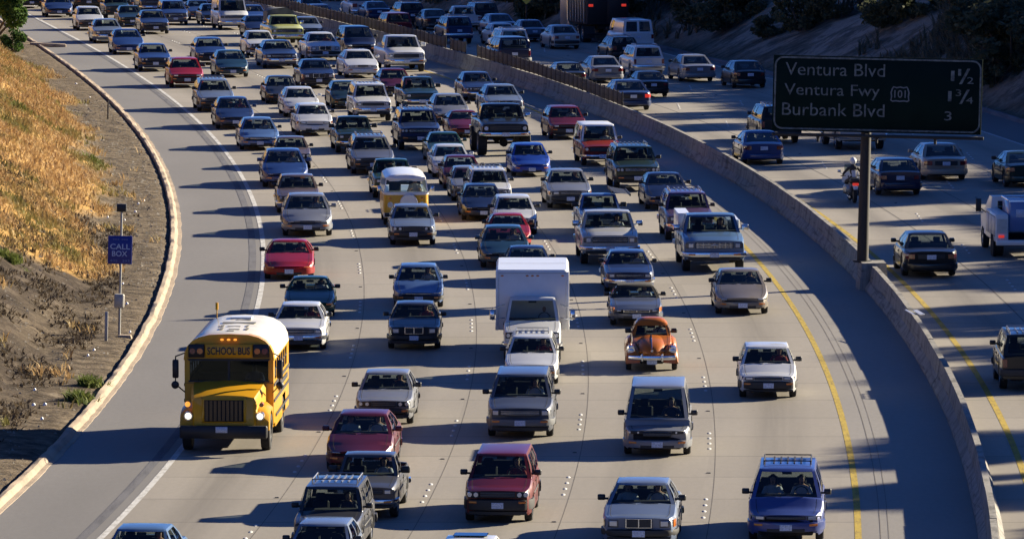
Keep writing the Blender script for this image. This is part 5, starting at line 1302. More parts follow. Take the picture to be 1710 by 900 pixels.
rf = MB().loft([arch(y, w_, 2.362, 3.06+dz) for y, w_, dz in ((1.60, bw-.005, 0), (1.72, bw+.008, .02), (3, bw+.01, .03), (6.6, bw+.01, .03), (BL-.1, bw+.008, .02), (BL+.02, bw-.02, 0))], cap=False, closed=False)
part(bus, 'roof', rf.mesh('roof', ang=40), simple('cream_roof', (.60, .56, .46), .5, coat=.2, var=.12, vs=1.5))
br = MB(); arc = arch(1.55, bw+.02, 2.37, 3.08); arc2 = arch(1.55, bw-.07, 2.37, 2.98)
br.add(arc+arc2+[(x, 1.95, z) for x, y, z in arc], [(i, i+1, 13+i+1, 13+i) for i in range(12)]+[(i, i+1, 26+i+1, 26+i) for i in range(12)]); part(bus, 'roof_brow', br.mesh('roof_brow', ang=40), PY)
gl = MB().add([(-1.07, 1.63, 1.80), (-.03, 1.60, 1.80), (-.03, 1.60, 2.36), (-1.07, 1.63, 2.36)], [(0, 1, 2, 3)]); part(bus, 'windshield', gl, 'bus_glass' if 'bus_glass' in MATS else 'dark_glass')
gl = MB().add([(1.07, 1.63, 1.80), (.03, 1.60, 1.80), (.03, 1.60, 2.36), (1.07, 1.63, 2.36)], [(0, 1, 2, 3)]); part(bus, 'windshield', gl, 'bus_glass')
wf = MB().box(-.03, .03, 1.57, 1.62, 1.80, 2.36).box(-1.10, 1.10, 1.57, 1.62, 1.77, 1.81).box(-1.10, 1.10, 1.57, 1.62, 2.35, 2.39); part(bus, 'windshield_frame', wf, 'black_trim')
for sg in (-1, 1):
    for a, b_ in wins:
        q = MB().add([(sg*(bw-.012), a-.01, 1.79), (sg*(bw-.012), b_+.01, 1.79), (sg*(bw-.012), b_+.01, 2.31), (sg*(bw-.012), a-.01, 2.31)], [(0, 1, 2, 3)]); w_o = part(bus, 'side_window', q, 'dark_glass')
        q = MB().box(*sorted((sg*(bw-.01), sg*(bw+.012))), a, b_, 2.05, 2.08); part(bus, 'window_frame', q, 'black_trim', sub_of=w_o)
    for z in (.80, 1.25, 1.68): part(bus, 'rub_rail', MB().box(*sorted((sg*bw, sg*(bw+.025))), 1.7 if z > 1 else 2.3, BL, z-.04, z+.04), 'black_trim')
hood = MB(); rings = []
for y, w_, z in ((-.02, .80, 1.46), (.03, .86, 1.56), (.30, .90, 1.62), (.9, .97, 1.71), (1.62, 1.02, 1.80)):
    rings.append([(w_, y, .75), (w_, y, z-.16), (w_*.94, y, z-.05), (w_*.6, y, z), (0, y, z+.02), (-w_*.6, y, z), (-w_*.94, y, z-.05), (-w_, y, z-.16), (-w_, y, .75)])
part(bus, 'hood', hood.loft(rings), PY)
for sg in (-1, 1):                                   # fender over each front wheel
    fd = MB(); rg_ = []
    for y in np.linspace(.08, 1.85, 15):
        t_ = (y-1.0)/.92; zt = .98+.30*math.sqrt(max(0, 1-t_*t_)); d_ = abs(y-1.0); zl = .5+math.sqrt(max(0, .58**2-d_*d_)) if d_ < .58 else .62
        zl = min(zl, zt-.06); x0, x1 = sg*.80, sg*1.20
        rg_.append([(x0, y, zl), (x0, y, zt+.06), (sg*1.06, y, zt), (x1, y, zt-.12 if zt-.12 > zl else zl+.01), (x1, y, zl)])
    part(bus, 'fender', fd.loft(rg_), PY)
    part(bus, 'turn_signal', MB().cyl((sg*1.0, .16, 1.32), (sg*1.0, .04, 1.32), .075, .06, 12), 'amber_lit' if sg < 0 else 'amber_lamp')
    h_ = part(bus, 'headlight', MB().cyl((sg*.97, .12, 1.02), (sg*.97, -.02, 1.02), .125, .115, 16), 'chrome'); part(bus, 'lens', MB().cyl((sg*.97, .0, 1.02), (sg*.97, -.04, 1.02), .095, .08, 14), 'headlamp_lit', sub_of=h_)
    q = MB().cbox(*sorted((sg*.66, sg*1.10)), 1.52, 1.60, 2.44, 2.80, .02); wp = part(bus, 'warning_panel', q, 'black_trim')
    for k, (dx, mt) in enumerate(((.78, 'amber_lamp'), (.98, 'tail_lamp'))): part(bus, 'warning_lamp', MB().cyl((sg*dx, 1.53, 2.62), (sg*dx, 1.47, 2.62), .085, .08, 12), mt, sub_of=wp)
    ma = MB().tube([(sg*1.2, 1.7, 2.55), (sg*1.42, 1.25, 2.5), (sg*1.42, 1.2, 1.75), (sg*1.2, 1.55, 1.5)], .018); part(bus, 'mirror_arm', ma, 'black_trim')
    part(bus, 'side_mirror', MB().cbox(*sorted((sg*1.33, sg*1.50)), 1.14, 1.22, 1.92, 2.42, .03), 'black_trim'); part(bus, 'convex_mirror', MB().ell((sg*1.42, 1.12, 1.74), .11, .09, .11), 'black_trim')
    add_wheel(bus, sg*1.06, 1.05, .50, .26, 'black_trim'); add_wheel(bus, sg*.98, 5.3, .50, .40, 'black_trim')
part(bus, 'grille_surround', MB().cbox(-.60, .60, -.06, .02, .84, 1.50, .03), PY)
gr = MB()
for k in range(9): gr.box(-.50+k*.113, -.50+k*.113+.075, -.085, -.055, .90, 1.44)
part(bus, 'grille', gr, 'brown_grille' if 'brown_grille' in MATS else 'black_trim'); part(bus, 'grille_recess', MB().box(-.53, .53, -.072, -.05, .88, 1.46), 'underbody')
part(bus, 'front_bumper', MB().cbox(-1.18, 1.18, -.28, -.10, .44, .78, .03), 'black_trim'); part(bus, 'license_plate', MB().cbox(-.16, .16, -.30, -.275, .60, .76, .01), 'plate', (-.05, 0, 0))
part(bus, 'undercarriage', MB().cbox(-.75, .75, .3, 6.6, .42, .9, .04).cyl((-1.0, 1.05, .5), (1.0, 1.05, .5), .08).cyl((-.9, 5.3, .5), (.9, 5.3, .5), .1), 'underbody')
sg_ = part(bus, 'destination_sign', MB().cbox(-.64, .64, 1.50, 1.585, 2.45, 2.80, .02), PY); text_obj('SCHOOL BUS', -.58, .58, 2.52, 2.73, 1.499, 'black_trim', sg_, bold=.02)
text_obj('- - -', -.2, .2, 1.56, 1.585, .10, 'black_trim', bus, 'hood_badge')
for x in (-.18, 0, .18): part(bus, 'marker_lamp', MB().ell((x, 1.52, 2.93), .05, .05, .03), 'amber_lit')
for x in (-.95, .95): part(bus, 'marker_lamp', MB().ell((x, 1.6, 2.86), .045, .05, .035), 'amber_lamp')
rm = MB()
for y0, y1, x0, x1 in ((2.3, 2.4, -.12, .08), (2.7, 2.85, -.10, .2), (2.7, 3.1, -.36, -.26), (2.7, 3.1, .34, .44), (3.5, 3.9, -.4, -.3), (3.5, 3.64, -.2, .16), (3.5, 3.9, .3, .38), (4.4, 4.75, -.42, .5), (5.3, 5.5, -.1, .3)): rm.box(x0, x1, y0, y1, 3.088, 3.098)
simple('marking_grey', (.16, .155, .14), .6); part(bus, 'roof_marking', rm, 'marking_grey'); part(bus, 'roof_hatch', MB().cbox(-.3, .3, 5.7, 6.2, 3.07, 3.13, .02), 'white_paint')
part(bus, 'antenna', MB().cyl((-.75, 6.6, 2.9), (-.75, 6.6, 3.25), .015).cyl((-.75, 6.6, 3.25), (-.75, 6.6, 3.45), .04), PY)
sa = part(bus, 'stop_arm', MB().cyl((1.235, 3.3, 1.55), (1.28, 3.3, 1.55), .21, .21, 8), 'tail_lamp'); part(bus, 'side_stripe', MB().box(1.235, 1.238, 3.8, 6.4, 1.42, 1.56), 'black_trim')
part(bus, 'interior', MB().box(-1.15, 1.15, 1.75, BL-.1, 1.35, 1.42).box(-.9, .9, 2.4, 2.5, 1.4, 1.95), 'interior')
for z in (2.395, 1.74): part(bus, 'trim_line', MB().box(-1.2, 1.2, 1.602, 1.618, z-.006, z+.006), 'brown_grille')
part(bus, 'hood_seam', MB().box(-.62, -.61, .0, .03, .85, 1.55).box(.61, .62, .0, .03, .85, 1.55), 'brown_grille')
# --- camper bus, two tone with a round spare wheel cover
vb = put('camper_van', 677, 375, .75, 'old yellow camper bus with white roof and round white spare wheel cover on its nose', 'camper van', SBG)
def vring(y, w, z0, z1, k=1): return [(w*.96, y, z0), (w, y, lerp(z0, z1, .3)), (w*.985, y, z1), (-w*.985, y, z1), (-w, y, lerp(z0, z1, .3)), (-w*.96, y, z0)]
def vstation(w0=.86):
    return [(0, .70), (.05, .79), (.16, .845), (.35, w0), (1, w0), (3.6, w0), (4.1, .85), (4.3, .78), (4.36, .70)]
lo = MB().loft([vring(y, w_, .30, 1.17) for y, w_ in vstation()]); part(vb, 'lower_body', lo, paint(PC['yellow'], 0))
part(vb, 'belt_panel', MB().loft([vring(y+.0, w_+.006, 1.165, 1.25) for y, w_ in vstation()]), 'white_paint')
def vtop(y, w, z): return [(w*.9, y, z), (w*.72, y, z+.10), (w*.35, y, z+.15), (0, y, z+.165), (-w*.35, y, z+.15), (-w*.72, y, z+.10), (-w*.9, y, z)]
part(vb, 'roof', MB().loft([vtop(y+.14, w_, 1.78-dz) for (y, w_), dz in zip(vstation(.86), (.10, .03, 0, 0, 0, 0, 0, .02, .1))]), 'white_paint')
fr = MB()                                             # pillars
for sg in (-1, 1):
    for y0, y1 in ((.10, .22), (1.15, 1.25), (2.05, 2.13), (2.95, 3.03), (3.85, 4.15)):
        fr.add([(sg*.845, y0, 1.24), (sg*.845, y1, 1.24), (sg*.76, y1+.1, 1.80), (sg*.76, y0+.1, 1.80), (sg*.80, y0, 1.24), (sg*.80, y1, 1.24), (sg*.72, y1+.1, 1.80), (sg*.72, y0+.1, 1.80)], [(0,1,2,3), (4,7,6,5), (0,3,7,4), (1,5,6,2)])
fr.box(-.80, .80, .02, .10, 1.22, 1.28).cbox(-.74, .74, .12, .26, 1.72, 1.83, .02)
part(vb, 'pillars', fr, 'white_paint')
g_ = MB(); P = [( lerp(-.80, .80, i/8)*(1-.08*j), .02+.10*(2*i/8-1)**2+.12*j, 1.27+.47*j) for j in (0, 1) for i in range(9)]; g_.add(P, [(i, i+1, 10+i, 9+i) for i in range(8)]); part(vb, 'windshield', g_, 'glass')
for sg in (-1, 1):
    for y0, y1 in ((.22, 1.15), (1.25, 2.05), (2.13, 2.95), (3.03, 3.85)):
        part(vb, 'side_window', MB().add([(sg*.835, y0, 1.25), (sg*.835, y1, 1.25), (sg*.755, y1+.1, 1.79), (sg*.755, y0+.1, 1.79)], [(0, 1, 2, 3)]), 'glass')
    hl_ = part(vb, 'headlight', MB().cyl((sg*.60, .08, .80), (sg*.60, -.02, .80), .12, .11, 16), 'chrome'); part(vb, 'lens', MB().cyl((sg*.60, 0, .80), (sg*.60, -.045, .80), .09, .07, 12), 'headlamp', sub_of=hl_)
    part(vb, 'turn_signal', MB().ell((sg*.60, .02, 1.04), .07, .04, .04), 'amber_lamp')
    part(vb, 'side_mirror', MB().cbox(*sorted((sg*.92, sg*1.08)), .35, .40, 1.28, 1.48, .02).cyl((sg*.83, .4, 1.25), (sg*.95, .38, 1.35), .012), 'chrome')
    add_wheel(vb, sg*.74, .75, .32, .17); add_wheel(vb, sg*.74, 3.15, .32, .17)
part(vb, 'front_bumper', MB().cbox(-.86, .86, -.14, -.02, .34, .50, .03), 'white_paint')
tc_ = part(vb, 'spare_wheel_cover', MB().cyl((.10, .02, .86), (.10, -.17, .86), .35, .33, 28), 'white_paint'); part(vb, 'emblem', MB().cyl((.10, -.17, .86), (.10, -.178, .86), .31, .31, 28), 'white_paint', sub_of=tc_)
part(vb, 'interior', MB().box(-.78, .78, .3, 4.1, 1.0, 1.18).cbox(-.75, .75, .15, .4, 1.1, 1.27, .03).cbox(-.6, -.15, 1.2, 1.3, 1.1, 1.6, .04).cbox(.15, .6, 1.2, 1.3, 1.1, 1.6, .04), 'interior')
part(vb, 'rear_door', MB().cbox(-.70, .70, 4.30, 4.38, .5, 1.15, .02), paint(PC['yellow'], 0)); part(vb, 'license_plate', MB().cbox(-.15, .15, -.16, -.14, .42, .56, .005), 'plate')
part(vb, 'underbody', MB().cbox(-.6, .6, .2, 4.1, .22, .5, .03), 'underbody')
# --- orange beetle
place(15, 'boxy', 'white', 1088, 617, 88, 'x') if False else None
NAMES['beetle'] = 'beetle_car'; CATS['beetle_car'] = 'car'; NAMES['boxcab'] = 'box_truck'; CATS['box_truck'] = 'box truck'
SPECS['beetle']['W'] = 1.22
bt = place(15, 'beetle', 'orange', 1088, 617, 55.8*1.22, 'orange beetle-shaped car with round lamps and chrome bumper in the fourth lane')
bo = Vector((0, -SPECS['beetle']['L']/2, 0)); PO = paint(PC['orange'])
for o in list(bt.children):
    if o.name.split('.')[0] in ('front_bumper', 'rear_bumper', 'turn_signal', 'air_intake', 'front_valance', 'tail_light'): bpy.data.objects.remove(o)
for sg in (-1, 1):
    for y, rz, ry in ((.66, .45, .66), (3.15, .46, .70)):
        f_ = MB(); rg_ = []
        for k in range(13):
            a = math.pi*k/12; yy = y-ry*math.cos(a); zt = .30+rz*math.sin(a)**.8
            rg_.append([(sg*.36, yy, max(.28, zt-.06)), (sg*.50, yy, zt+.05), (sg*.64, yy, zt+.04), (sg*.75, yy, zt-.05), (sg*.785, yy, max(.27, zt-.17)), (sg*.775, yy, max(.25, min(zt-.18, .32+math.sqrt(max(0, .36**2-(yy-(.80 if y < 1 else 3.20))**2)))))])
        part(bt, 'fender', f_.loft(rg_, cap=True), PO, bo)
    hl_ = part(bt, 'headlight', MB().cyl((sg*.62, .32, .66), (sg*.62, .10, .63), .125, .115, 18), 'chrome', bo); part(bt, 'lens', MB().ell((sg*.62, .11, .63), .10, .04, .10, 14), 'headlamp', sub_of=hl_)
    part(bt, 'turn_signal', MB().ell((sg*.64, .40, .80), .05, .08, .035), 'amber_lamp', bo)
    part(bt, 'running_board', MB().cbox(*sorted((sg*.55, sg*.76)), 1.15, 2.75, .24, .29, .01), 'black_trim', bo)
    part(bt, 'tail_light', MB().ell((sg*.66, 3.82, .62), .07, .05, .11), 'tail_lamp', bo)
    part(bt, 'bumper_guard', MB().cbox(sg*.30-.03, sg*.30+.03, -.22, -.12, .34, .56, .015), 'chrome', bo)
part(bt, 'front_bumper', MB().loft([[(x, y-.03, .38), (x, y-.05, .44), (x, y-.03, .50), (x, y+.02, .44)] for x, y in ((-.74, .25), (-.70, .0), (-.5, -.10), (0, -.16), (.5, -.10), (.70, .0), (.74, .25))]), 'chrome', bo)
part(bt, 'rear_bumper', MB().cbox(-.7, .7, 3.98, 4.04, .40, .50, .02), 'chrome', bo); 
bn = MB(); rg_ = []
for y, w_, zt in ((-.06, .10, .50), (-.03, .24, .60), (.05, .34, .70), (.2, .43, .80), (.45, .50, .90), (.8, .56, .965), (1.15, .60, 1.0), (1.36, .61, 1.01)):
    rg_.append([(w_*math.copysign(abs(math.cos(a))**.8, math.cos(a)), y+.10*(abs(math.cos(a))**3)*(1 if y < 1 else 0), .42+(zt-.42)*math.sin(a)**.85) for a in np.linspace(0, math.pi, 15)])
part(bt, 'bonnet', bn.loft(rg_, closed=False), PO, bo, ang=60)
part(bt, 'hood_trim', MB().loft([[(-.012, y, z), (.012, y, z), (.012, y, z+.012), (-.012, y, z+.012)] for y, z in ((.05, .70), (.2, .80), (.45, .90), (.8, .965), (1.2, 1.0))]), 'chrome', bo)
part(bt, 'hood_emblem', MB().cyl((0, -.03, .64), (0, -.06, .64), .04, .035, 12), 'chrome', bo)
# --- white box truck
tk = place(9, 'boxcab', 'white', 889, 601, 96, 'white box truck with a tall cargo box and small cab in the middle lane')
to = Vector((0, -SPECS['boxcab']['L']/2, 0))
part(tk, 'cargo_box', MB().cbox(-1.10, 1.10, 2.10, 6.5, .78, 2.62, .09), 'white_paint', to)
part(tk, 'box_edge_trim', MB().cbox(-1.115, -1.03, 2.09, 2.2, .78, 2.56, .01), 'white_paint', to); part(tk, 'box_edge_trim', MB().cbox(1.03, 1.115, 2.09, 2.2, .78, 2.56, .01), 'white_paint', to)
sm_ = part(tk, 'box_seam', MB().box(-1.03, 1.03, 2.088, 2.10, 2.515, 2.525), 'grey_plastic', to); part(tk, 'roof_seam', MB().box(-1.0, 1.0, 4.3, 4.32, 2.615, 2.624), 'grey_plastic', to)
for sg in (-1, 1):
    part(tk, 'bottom_rail', MB().cbox(*sorted((sg*1.09, sg*1.13)), 2.15, 6.45, .78, .90, .01), 'galvanised', to); part(tk, 'top_rail', MB().cbox(*sorted((sg*1.085, sg*1.12)), 2.15, 6.45, 2.44, 2.50, .01), 'galvanised', to)
    for k in range(6): part(tk, 'side_seam', MB().box(*sorted((sg*1.098, sg*1.106)), 2.8+k*.6, 2.815+k*.6, .9, 2.44), 'grey_plastic', to)
for x in (-.92, -.16, 0, .16, .92): part(tk, 'marker_lamp', MB().ell((x, 2.10, 2.44), .05, .03, .025), 'amber_lamp', to)
for sg in (-1, 1): part(tk, 'mirror_arm', MB().tube([(sg*.84, 1.7, 1.2), (sg*1.22, 1.55, 1.15), (sg*1.22, 1.55, 1.5), (sg*.84, 1.75, 1.6)], .015).cbox(*sorted((sg*1.14, sg*1.30)), 1.5, 1.54, 1.16, 1.46, .02), 'chrome', to)
for o in list(tk.children):
    if o.name.split('.')[0] == 'side_mirror': bpy.data.objects.remove(o)
# --- lifted black pickup
lf = place(71, 'lifted', 'black', 841, 259, 82, 'jacked-up black pickup on huge tyres with a chrome bumper')
lo_ = Vector((0, -SPECS['lifted']['L']/2, 0))
# --- loads and fittings on ordinary trucks
def local(key): r_, tp, k = VEH[key]; return r_, Vector((0, -SPECS[tp]['L']/2, 0))
r_, o_ = local(49); ld = MB().loft([[(-.85, 3.1, 1.1), (.85, 3.1, 1.1), (.80, 3.12, 1.95), (.3, 3.15, 2.2), (-.4, 3.15, 2.12), (-.82, 3.12, 2.0)], [(-.85, 5.0, 1.1), (.85, 5.0, 1.1), (.80, 5.0, 1.9), (.2, 5.0, 2.1), (-.5, 5.0, 2.15), (-.82, 5.0, 1.9)]])
def cargo(name, key, mb, mat, lab, cat):
    r_, o_ = local(key); e = link(name, mb.mesh(name), mat); bpy.context.view_layer.update()
    e.matrix_world = r_.matrix_basis @ Matrix.Translation(o_); tag(e, lab, cat); return e
simple('tarp', (.10, .105, .11), .8, var=.3, vs=3)
cargo('covered_load', 49, ld, 'tarp', 'grey tarpaulin-covered load in the bed of the yellow-green pickup', 'load')
cargo('tool_box', 97, MB().cbox(-1.02, -.62, 2.95, 5.2, 1.12, 1.72, .02).cbox(.62, 1.02, 2.95, 5.2, 1.12, 1.5, .02), 'white_paint', 'white side tool boxes in the bed of the light blue full-size pickup', 'tool box')
q = MB().box(.52, .57, 1.7, 4.7, 1.62, 1.70).box(1.22, 1.27, 1.7, 4.7, 1.50, 1.58)
for k in range(7): q.add([(.55, 1.72+k*.43, 1.67), (1.25, 1.72+k*.43, 1.55), (1.25, 2.06+k*.43, 1.55), (.55, 2.06+k*.43, 1.67)], [(0, 1, 2, 3)])
cargo('panel_frame', 94, q, 'black_trim', 'black panel frame overhanging the side of the pale blue pickup', 'rack')
sr = MB().cbox(-.42, .42, 2.15, 2.75, 1.375, 1.40, .02); r_, o_ = local(14); part(r_, 'sunroof', sr, 'dark_glass', o_+Vector((0, .2, .02)))
r_, o_ = local(97)
for k in range(4): part(r_, 'grille_bars', fascia(SPECS['pickup_full'], -.6, .6, .82+k*.045, .835+k*.045, .03, n=4), 'chrome', o_)
for k in range(7): part(r_, 'grille_bars', MB().box(-.55+k*.18, -.54+k*.18, front_y(SPECS['pickup_full'], .3)-.04, front_y(SPECS['pickup_full'], .3), .81, .99), 'chrome', o_)
part(r_, 'grille_emblem', MB().cbox(-.13, .13, -.05, 0, .885, .925, .01).cbox(-.05, .05, -.055, 0, .86, .95, .01), 'rim', o_)
r_, o_ = local(13)
# --- utility truck at the right edge
simple('locker_paint', (.46, .46, .44), .5, var=.15, vs=4)
ut = put('utility_truck', 1706, 428, -.9, 'white utility truck with side lockers and blue rear panel at the right edge', 'utility truck', NBG, north=True, scale=.93)
# local: y = 0 at the tail, negative y ahead (the nose points to -y)
def U(b): 
    b.v = [(x, y, z) for x, y, z in b.v]; return b
part(ut, 'chassis', MB().cbox(-.9, .9, -6.2, -.1, .45, .72, .03), 'underbody')
part(ut, 'cab', MB().loft([[(-1.0, -5.9, .6), (1.0, -5.9, .6), (1.0, -5.9, 1.25), (-1.0, -5.9, 1.25)], [(-1.02, -4.9, .6), (1.02, -4.9, .6), (1.02, -4.9, 1.4), (-1.02, -4.9, 1.4)], [(-1.02, -4.4, .6), (1.02, -4.4, .6), (.86, -4.3, 2.1), (-.86, -4.3, 2.1)], [(-1.02, -3.3, .6), (1.02, -3.3, .6), (.86, -3.35, 2.12), (-.86, -3.35, 2.12)]]), 'white_paint')
part(ut, 'rear_window', MB().cbox(-.65, .65, -3.33, -3.30, 1.45, 1.95, .01), 'dark_glass')
for sg in (-1, 1):
    part(ut, 'side_locker', MB().cbox(*sorted((sg*.62, sg*1.12)), -3.2, -.05, .62, 1.68, .03), 'white_paint')
    for k in range(3): part(ut, 'locker_gap', MB().box(*sorted((sg*1.115, sg*1.124)), -3.13+k*1.02, -2.17+k*1.02, .82, 1.58), 'steel_dark'); part(ut, 'locker_door', MB().cbox(*sorted((sg*1.118, sg*1.138)), -3.1+k*1.02, -2.2+k*1.02, .85, 1.55, .005), 'locker_paint')
    part(ut, 'side_mirror', MB().cbox(*sorted((sg*1.15, sg*1.36)), -4.6, -4.52, 1.45, 1.95, .02).cyl((sg*.95, -4.5, 1.4), (sg*1.2, -4.55, 1.6), .02), 'black_trim')
    part(ut, 'tail_light', MB().cbox(*sorted((sg*.78, sg*1.0)), -.05, .0, .78, .88, .01), 'tail_lit' if sg > 0 else 'tail_lamp')
    add_wheel(ut, sg*.92, -5.1, .42, .25); add_wheel(ut, sg*.92, -1.1, .42, .42); part(ut, 'wheel_arch', MB().cyl((sg*1.0, -1.1, .46), (sg*1.13, -1.1, .46), .52, .52, 20), 'underbody'); part(ut, 'tail_panel', MB().box(*sorted((sg*.66, sg*1.06)), -.05, -.035, .95, 1.5), 'locker_paint')
simple('blue_panel', (.10, .17, .36), .4, coat=.4)
part(ut, 'water_tank', MB().cbox(-.55, .58, -2.4, -.25, 1.0, 2.15, .06), 'blue_panel'); part(ut, 'tank_placard', MB().cbox(-.1, .3, -.26, -.23, 1.55, 1.85, .01), 'plate')
part(ut, 'hose_reel', MB().cyl((-.98, -2.8, 1.95), (-.62, -2.8, 1.95), .28, .28, 16).cyl((-1.0, -2.8, 1.95), (-.96, -2.8, 1.95), .34).cyl((-.64, -2.8, 1.95), (-.60, -2.8, 1.95), .34), 'grey_plastic')
part(ut, 'rear_bumper', MB().cbox(-1.1, 1.1, -.05, .14, .50, .70, .02), 'white_paint'); part(ut, 'tank_rail', MB().tube([(-.6, -.3, 2.2), (.6, -.3, 2.2), (.6, -2.4, 2.2), (-.6, -2.4, 2.2), (-.6, -.3, 2.2)], .03), 'chrome')
# --- heavy rig near the hill
rig = put('dump_truck', 1007, 71, -1.2, 'tall dark truck with silver side panels driving away below the dark hill', 'truck', NBG, north=True)
part(rig, 'trailer_box', MB().cbox(-1.28, 1.28, -5.2, 0, 1.1, 4.3, .04), simple('rig_dark', (.012, .014, .022), .6))
for sg in (-1, 1):
    part(rig, 'side_panel', MB().cbox(*sorted((sg*1.285, sg*1.31)), -5.1, -.1, 1.2, 4.2, .01), 'steel_dark')
    for k in range(7): part(rig, 'side_rib', MB().box(*sorted((sg*1.31, sg*1.36)), -5.0+k*.75, -4.88+k*.75, 1.2, 4.1), 'chrome')
    part(rig, 'tail_light', MB().cbox(sg*1.0-.14, sg*1.0+.14, 0, .05, 2.15, 2.30, .01), 'tail_lit'); part(rig, 'rear_door', MB().cbox(*sorted((sg*.02, sg*1.2)), 0, .04, 1.2, 4.1, .02), 'black_trim'); part(rig, 'mud_flap', MB().box(sg*.95-.3, sg*.95+.3, -.55, -.53, .25, 1.0), 'black_trim')
    for y in (-1.2, -2.5): add_wheel(rig, sg*1.02, y, .5, .5)
    part(rig, 'exhaust_stack', MB().cyl((sg*1.2, -5.5, 1.2), (sg*1.2, -5.5, 4.4), .09, n=12), 'chrome')
part(rig, 'side_marker', MB().ell((-1.45, -.6, 1.3), .06, .1, .09), 'amber_lit'); part(rig, 'cab', MB().cbox(-1.2, 1.2, -8.0, -5.7, .8, 3.6, .1), 'galvanised'); part(rig, 'chassis', MB().cbox(-.5, .5, -7.8, -.3, .8, 1.12, .03).cbox(-1.2, 1.2, -.15, 0, .45, .58, .02), 'underbody')
add_wheel(rig, -1.02, -7.0, .5, .3); add_wheel(rig, 1.02, -7.0, .5, .3)
# ------------------------------------------------ people
def skin_mesh(name, joints, sub=1):
    """joints: name -> (parent, (x, y, z), radius); one continuous skinned surface"""
    me = bpy.data.meshes.new(name+'_g'); idx = {k: i for i, k in enumerate(joints)}
    me.from_pydata([v[1] for v in joints.values()], [(idx[v[0]], idx[k]) for k, v in joints.items() if v[0]], [])
    o = bpy.data.objects.new('g', me); C.objects.link(o); m = o.modifiers.new('s', 'SKIN'); m.use_smooth_shade = True
    for v, q in zip(joints.values(), me.skin_vertices[0].data): q.radius = (v[2], v[2]) if not isinstance(v[2], tuple) else v[2]; q.use_root = v[0] is None
    m2 = o.modifiers.new('u', 'SUBSURF'); m2.levels = sub
    dg = bpy.context.evaluated_depsgraph_get(); dg.update(); r = bpy.data.meshes.new_from_object(o.evaluated_get(dg)); bpy.data.objects.remove(o); r.name = name; r.materials.clear()
    return r
def hand(j, wrist, p, d, side, curl):                # five short finger chains rooted inside the palm
    d = Vector(d).normalized(); s_ = Vector(side).normalized(); c = Vector(curl).normalized(); p = Vector(p)
    j['palm'+wrist] = (wrist, tuple(p+d*.06), .030)
    for i, (o_, l) in enumerate(((-.033, .055), (-.011, .065), (.011, .062), (.033, .048))):
        a = p+d*.085+s_*o_; b_ = a+d*l*.6+c*.012; e = b_+d*l*.25+c*l*.5
        j['f%d'%i+wrist] = ('palm'+wrist, tuple(a), .0095); j['g%d'%i+wrist] = ('f%d'%i+wrist, tuple(b_), .009); j['h%d'%i+wrist] = ('g%d'%i+wrist, tuple(e), .008)
    a = p+d*.03-s_*.045; j['t0'+wrist] = ('palm'+wrist, tuple(a), .011); j['t1'+wrist] = ('t0'+wrist, tuple(a+d*.045-s_*.01+c*.02), .009)
def head_joints(j, n, x, y, z, fy=-1):               # fy: which way the face looks
    j['neck'] = (n, (x, y, z), .055); j['jaw'] = ('neck', (x, y+fy*.02, z+.08), (.068, .07)); j['brow'] = ('jaw', (x, y+fy*.01, z+.155), (.076, .09)); j['crown'] = ('brow', (x, y, z+.215), (.06, .07))
    j['nose'] = ('jaw', (x, y+fy*.105, z+.10), .014)
def face_bits(x, y, z, fy=-1):
    b = MB()
    for sg in (-1, 1): b.ell((x+sg*.032, y+fy*.088, z+.135), .014, .01, .008, 8, 4)
    b.ell((x, y+fy*.088, z+.055), .026, .008, .007, 8, 4); return b
J = {}
J['pelvis'] = (None, (0, 0, 0), .15); J['waist'] = ('pelvis', (0, .03, .18), .135); J['chest'] = ('waist', (0, .07, .38), (.17, .12)); J['coll'] = ('chest', (0, .08, .50), (.11, .09))
head_joints(J, 'coll', 0, .07, .57)
for sg, nm_ in ((-1, 'R'), (1, 'L')):
    J['sh'+nm_] = ('coll', (sg*.17, .08, .47), .062); J['el'+nm_] = ('sh'+nm_, (sg*.25, -.12, .27), .045); J['wr'+nm_] = ('el'+nm_, (sg*.17, -.34, .36), .028)
    hand(J, 'wr'+nm_, (sg*.17, -.34, .36), (-sg*.15, -1, .35), (sg, 0, .2), (0, -.3, -1))
    J['kn'+nm_] = ('pelvis', (sg*.13, -.42, .06), .075); J['an'+nm_] = ('kn'+nm_, (sg*.13, -.62, -.30), .045); J['to'+nm_] = ('an'+nm_, (sg*.13, -.78, -.32), .035)
drv = skin_mesh('body', J)
fb = face_bits(0, .07, .57).mesh('face_features')
hair = MB(); rg_ = []
for k in range(6):
    a = math.pi/2*k/5; rg_.append([(.088*math.cos(a)*math.cos(t), .085+.10*math.cos(a)*math.sin(t), .57+.145+.105*math.sin(a)) for t in np.linspace(0, 2*math.pi, 13)[:-1]])
hair.loft(rg_); hair_me = hair.mesh('hair')
sh_ = MB()                                           # shirt: torso and sleeves
sh_.loft([[(w_*math.cos(t), yc+d_*math.sin(t), z) for t in np.linspace(0, 2*math.pi, 13)[:-1]] for z, w_, d_, yc in ((-.08, .18, .15, 0), (.1, .17, .145, .02), (.3, .20, .145, .06), (.44, .215, .13, .08), (.52, .15, .11, .08), (.55, .075, .075, .07))])
for sg in (-1, 1): sh_.cyl((sg*.15, .08, .46), (sg*.245, -.11, .28), .082, .066, 10).cyl((sg*.245, -.11, .28), (sg*.205, -.24, .32), .064, .05, 10)
shirt_me = sh_.mesh('shirt')
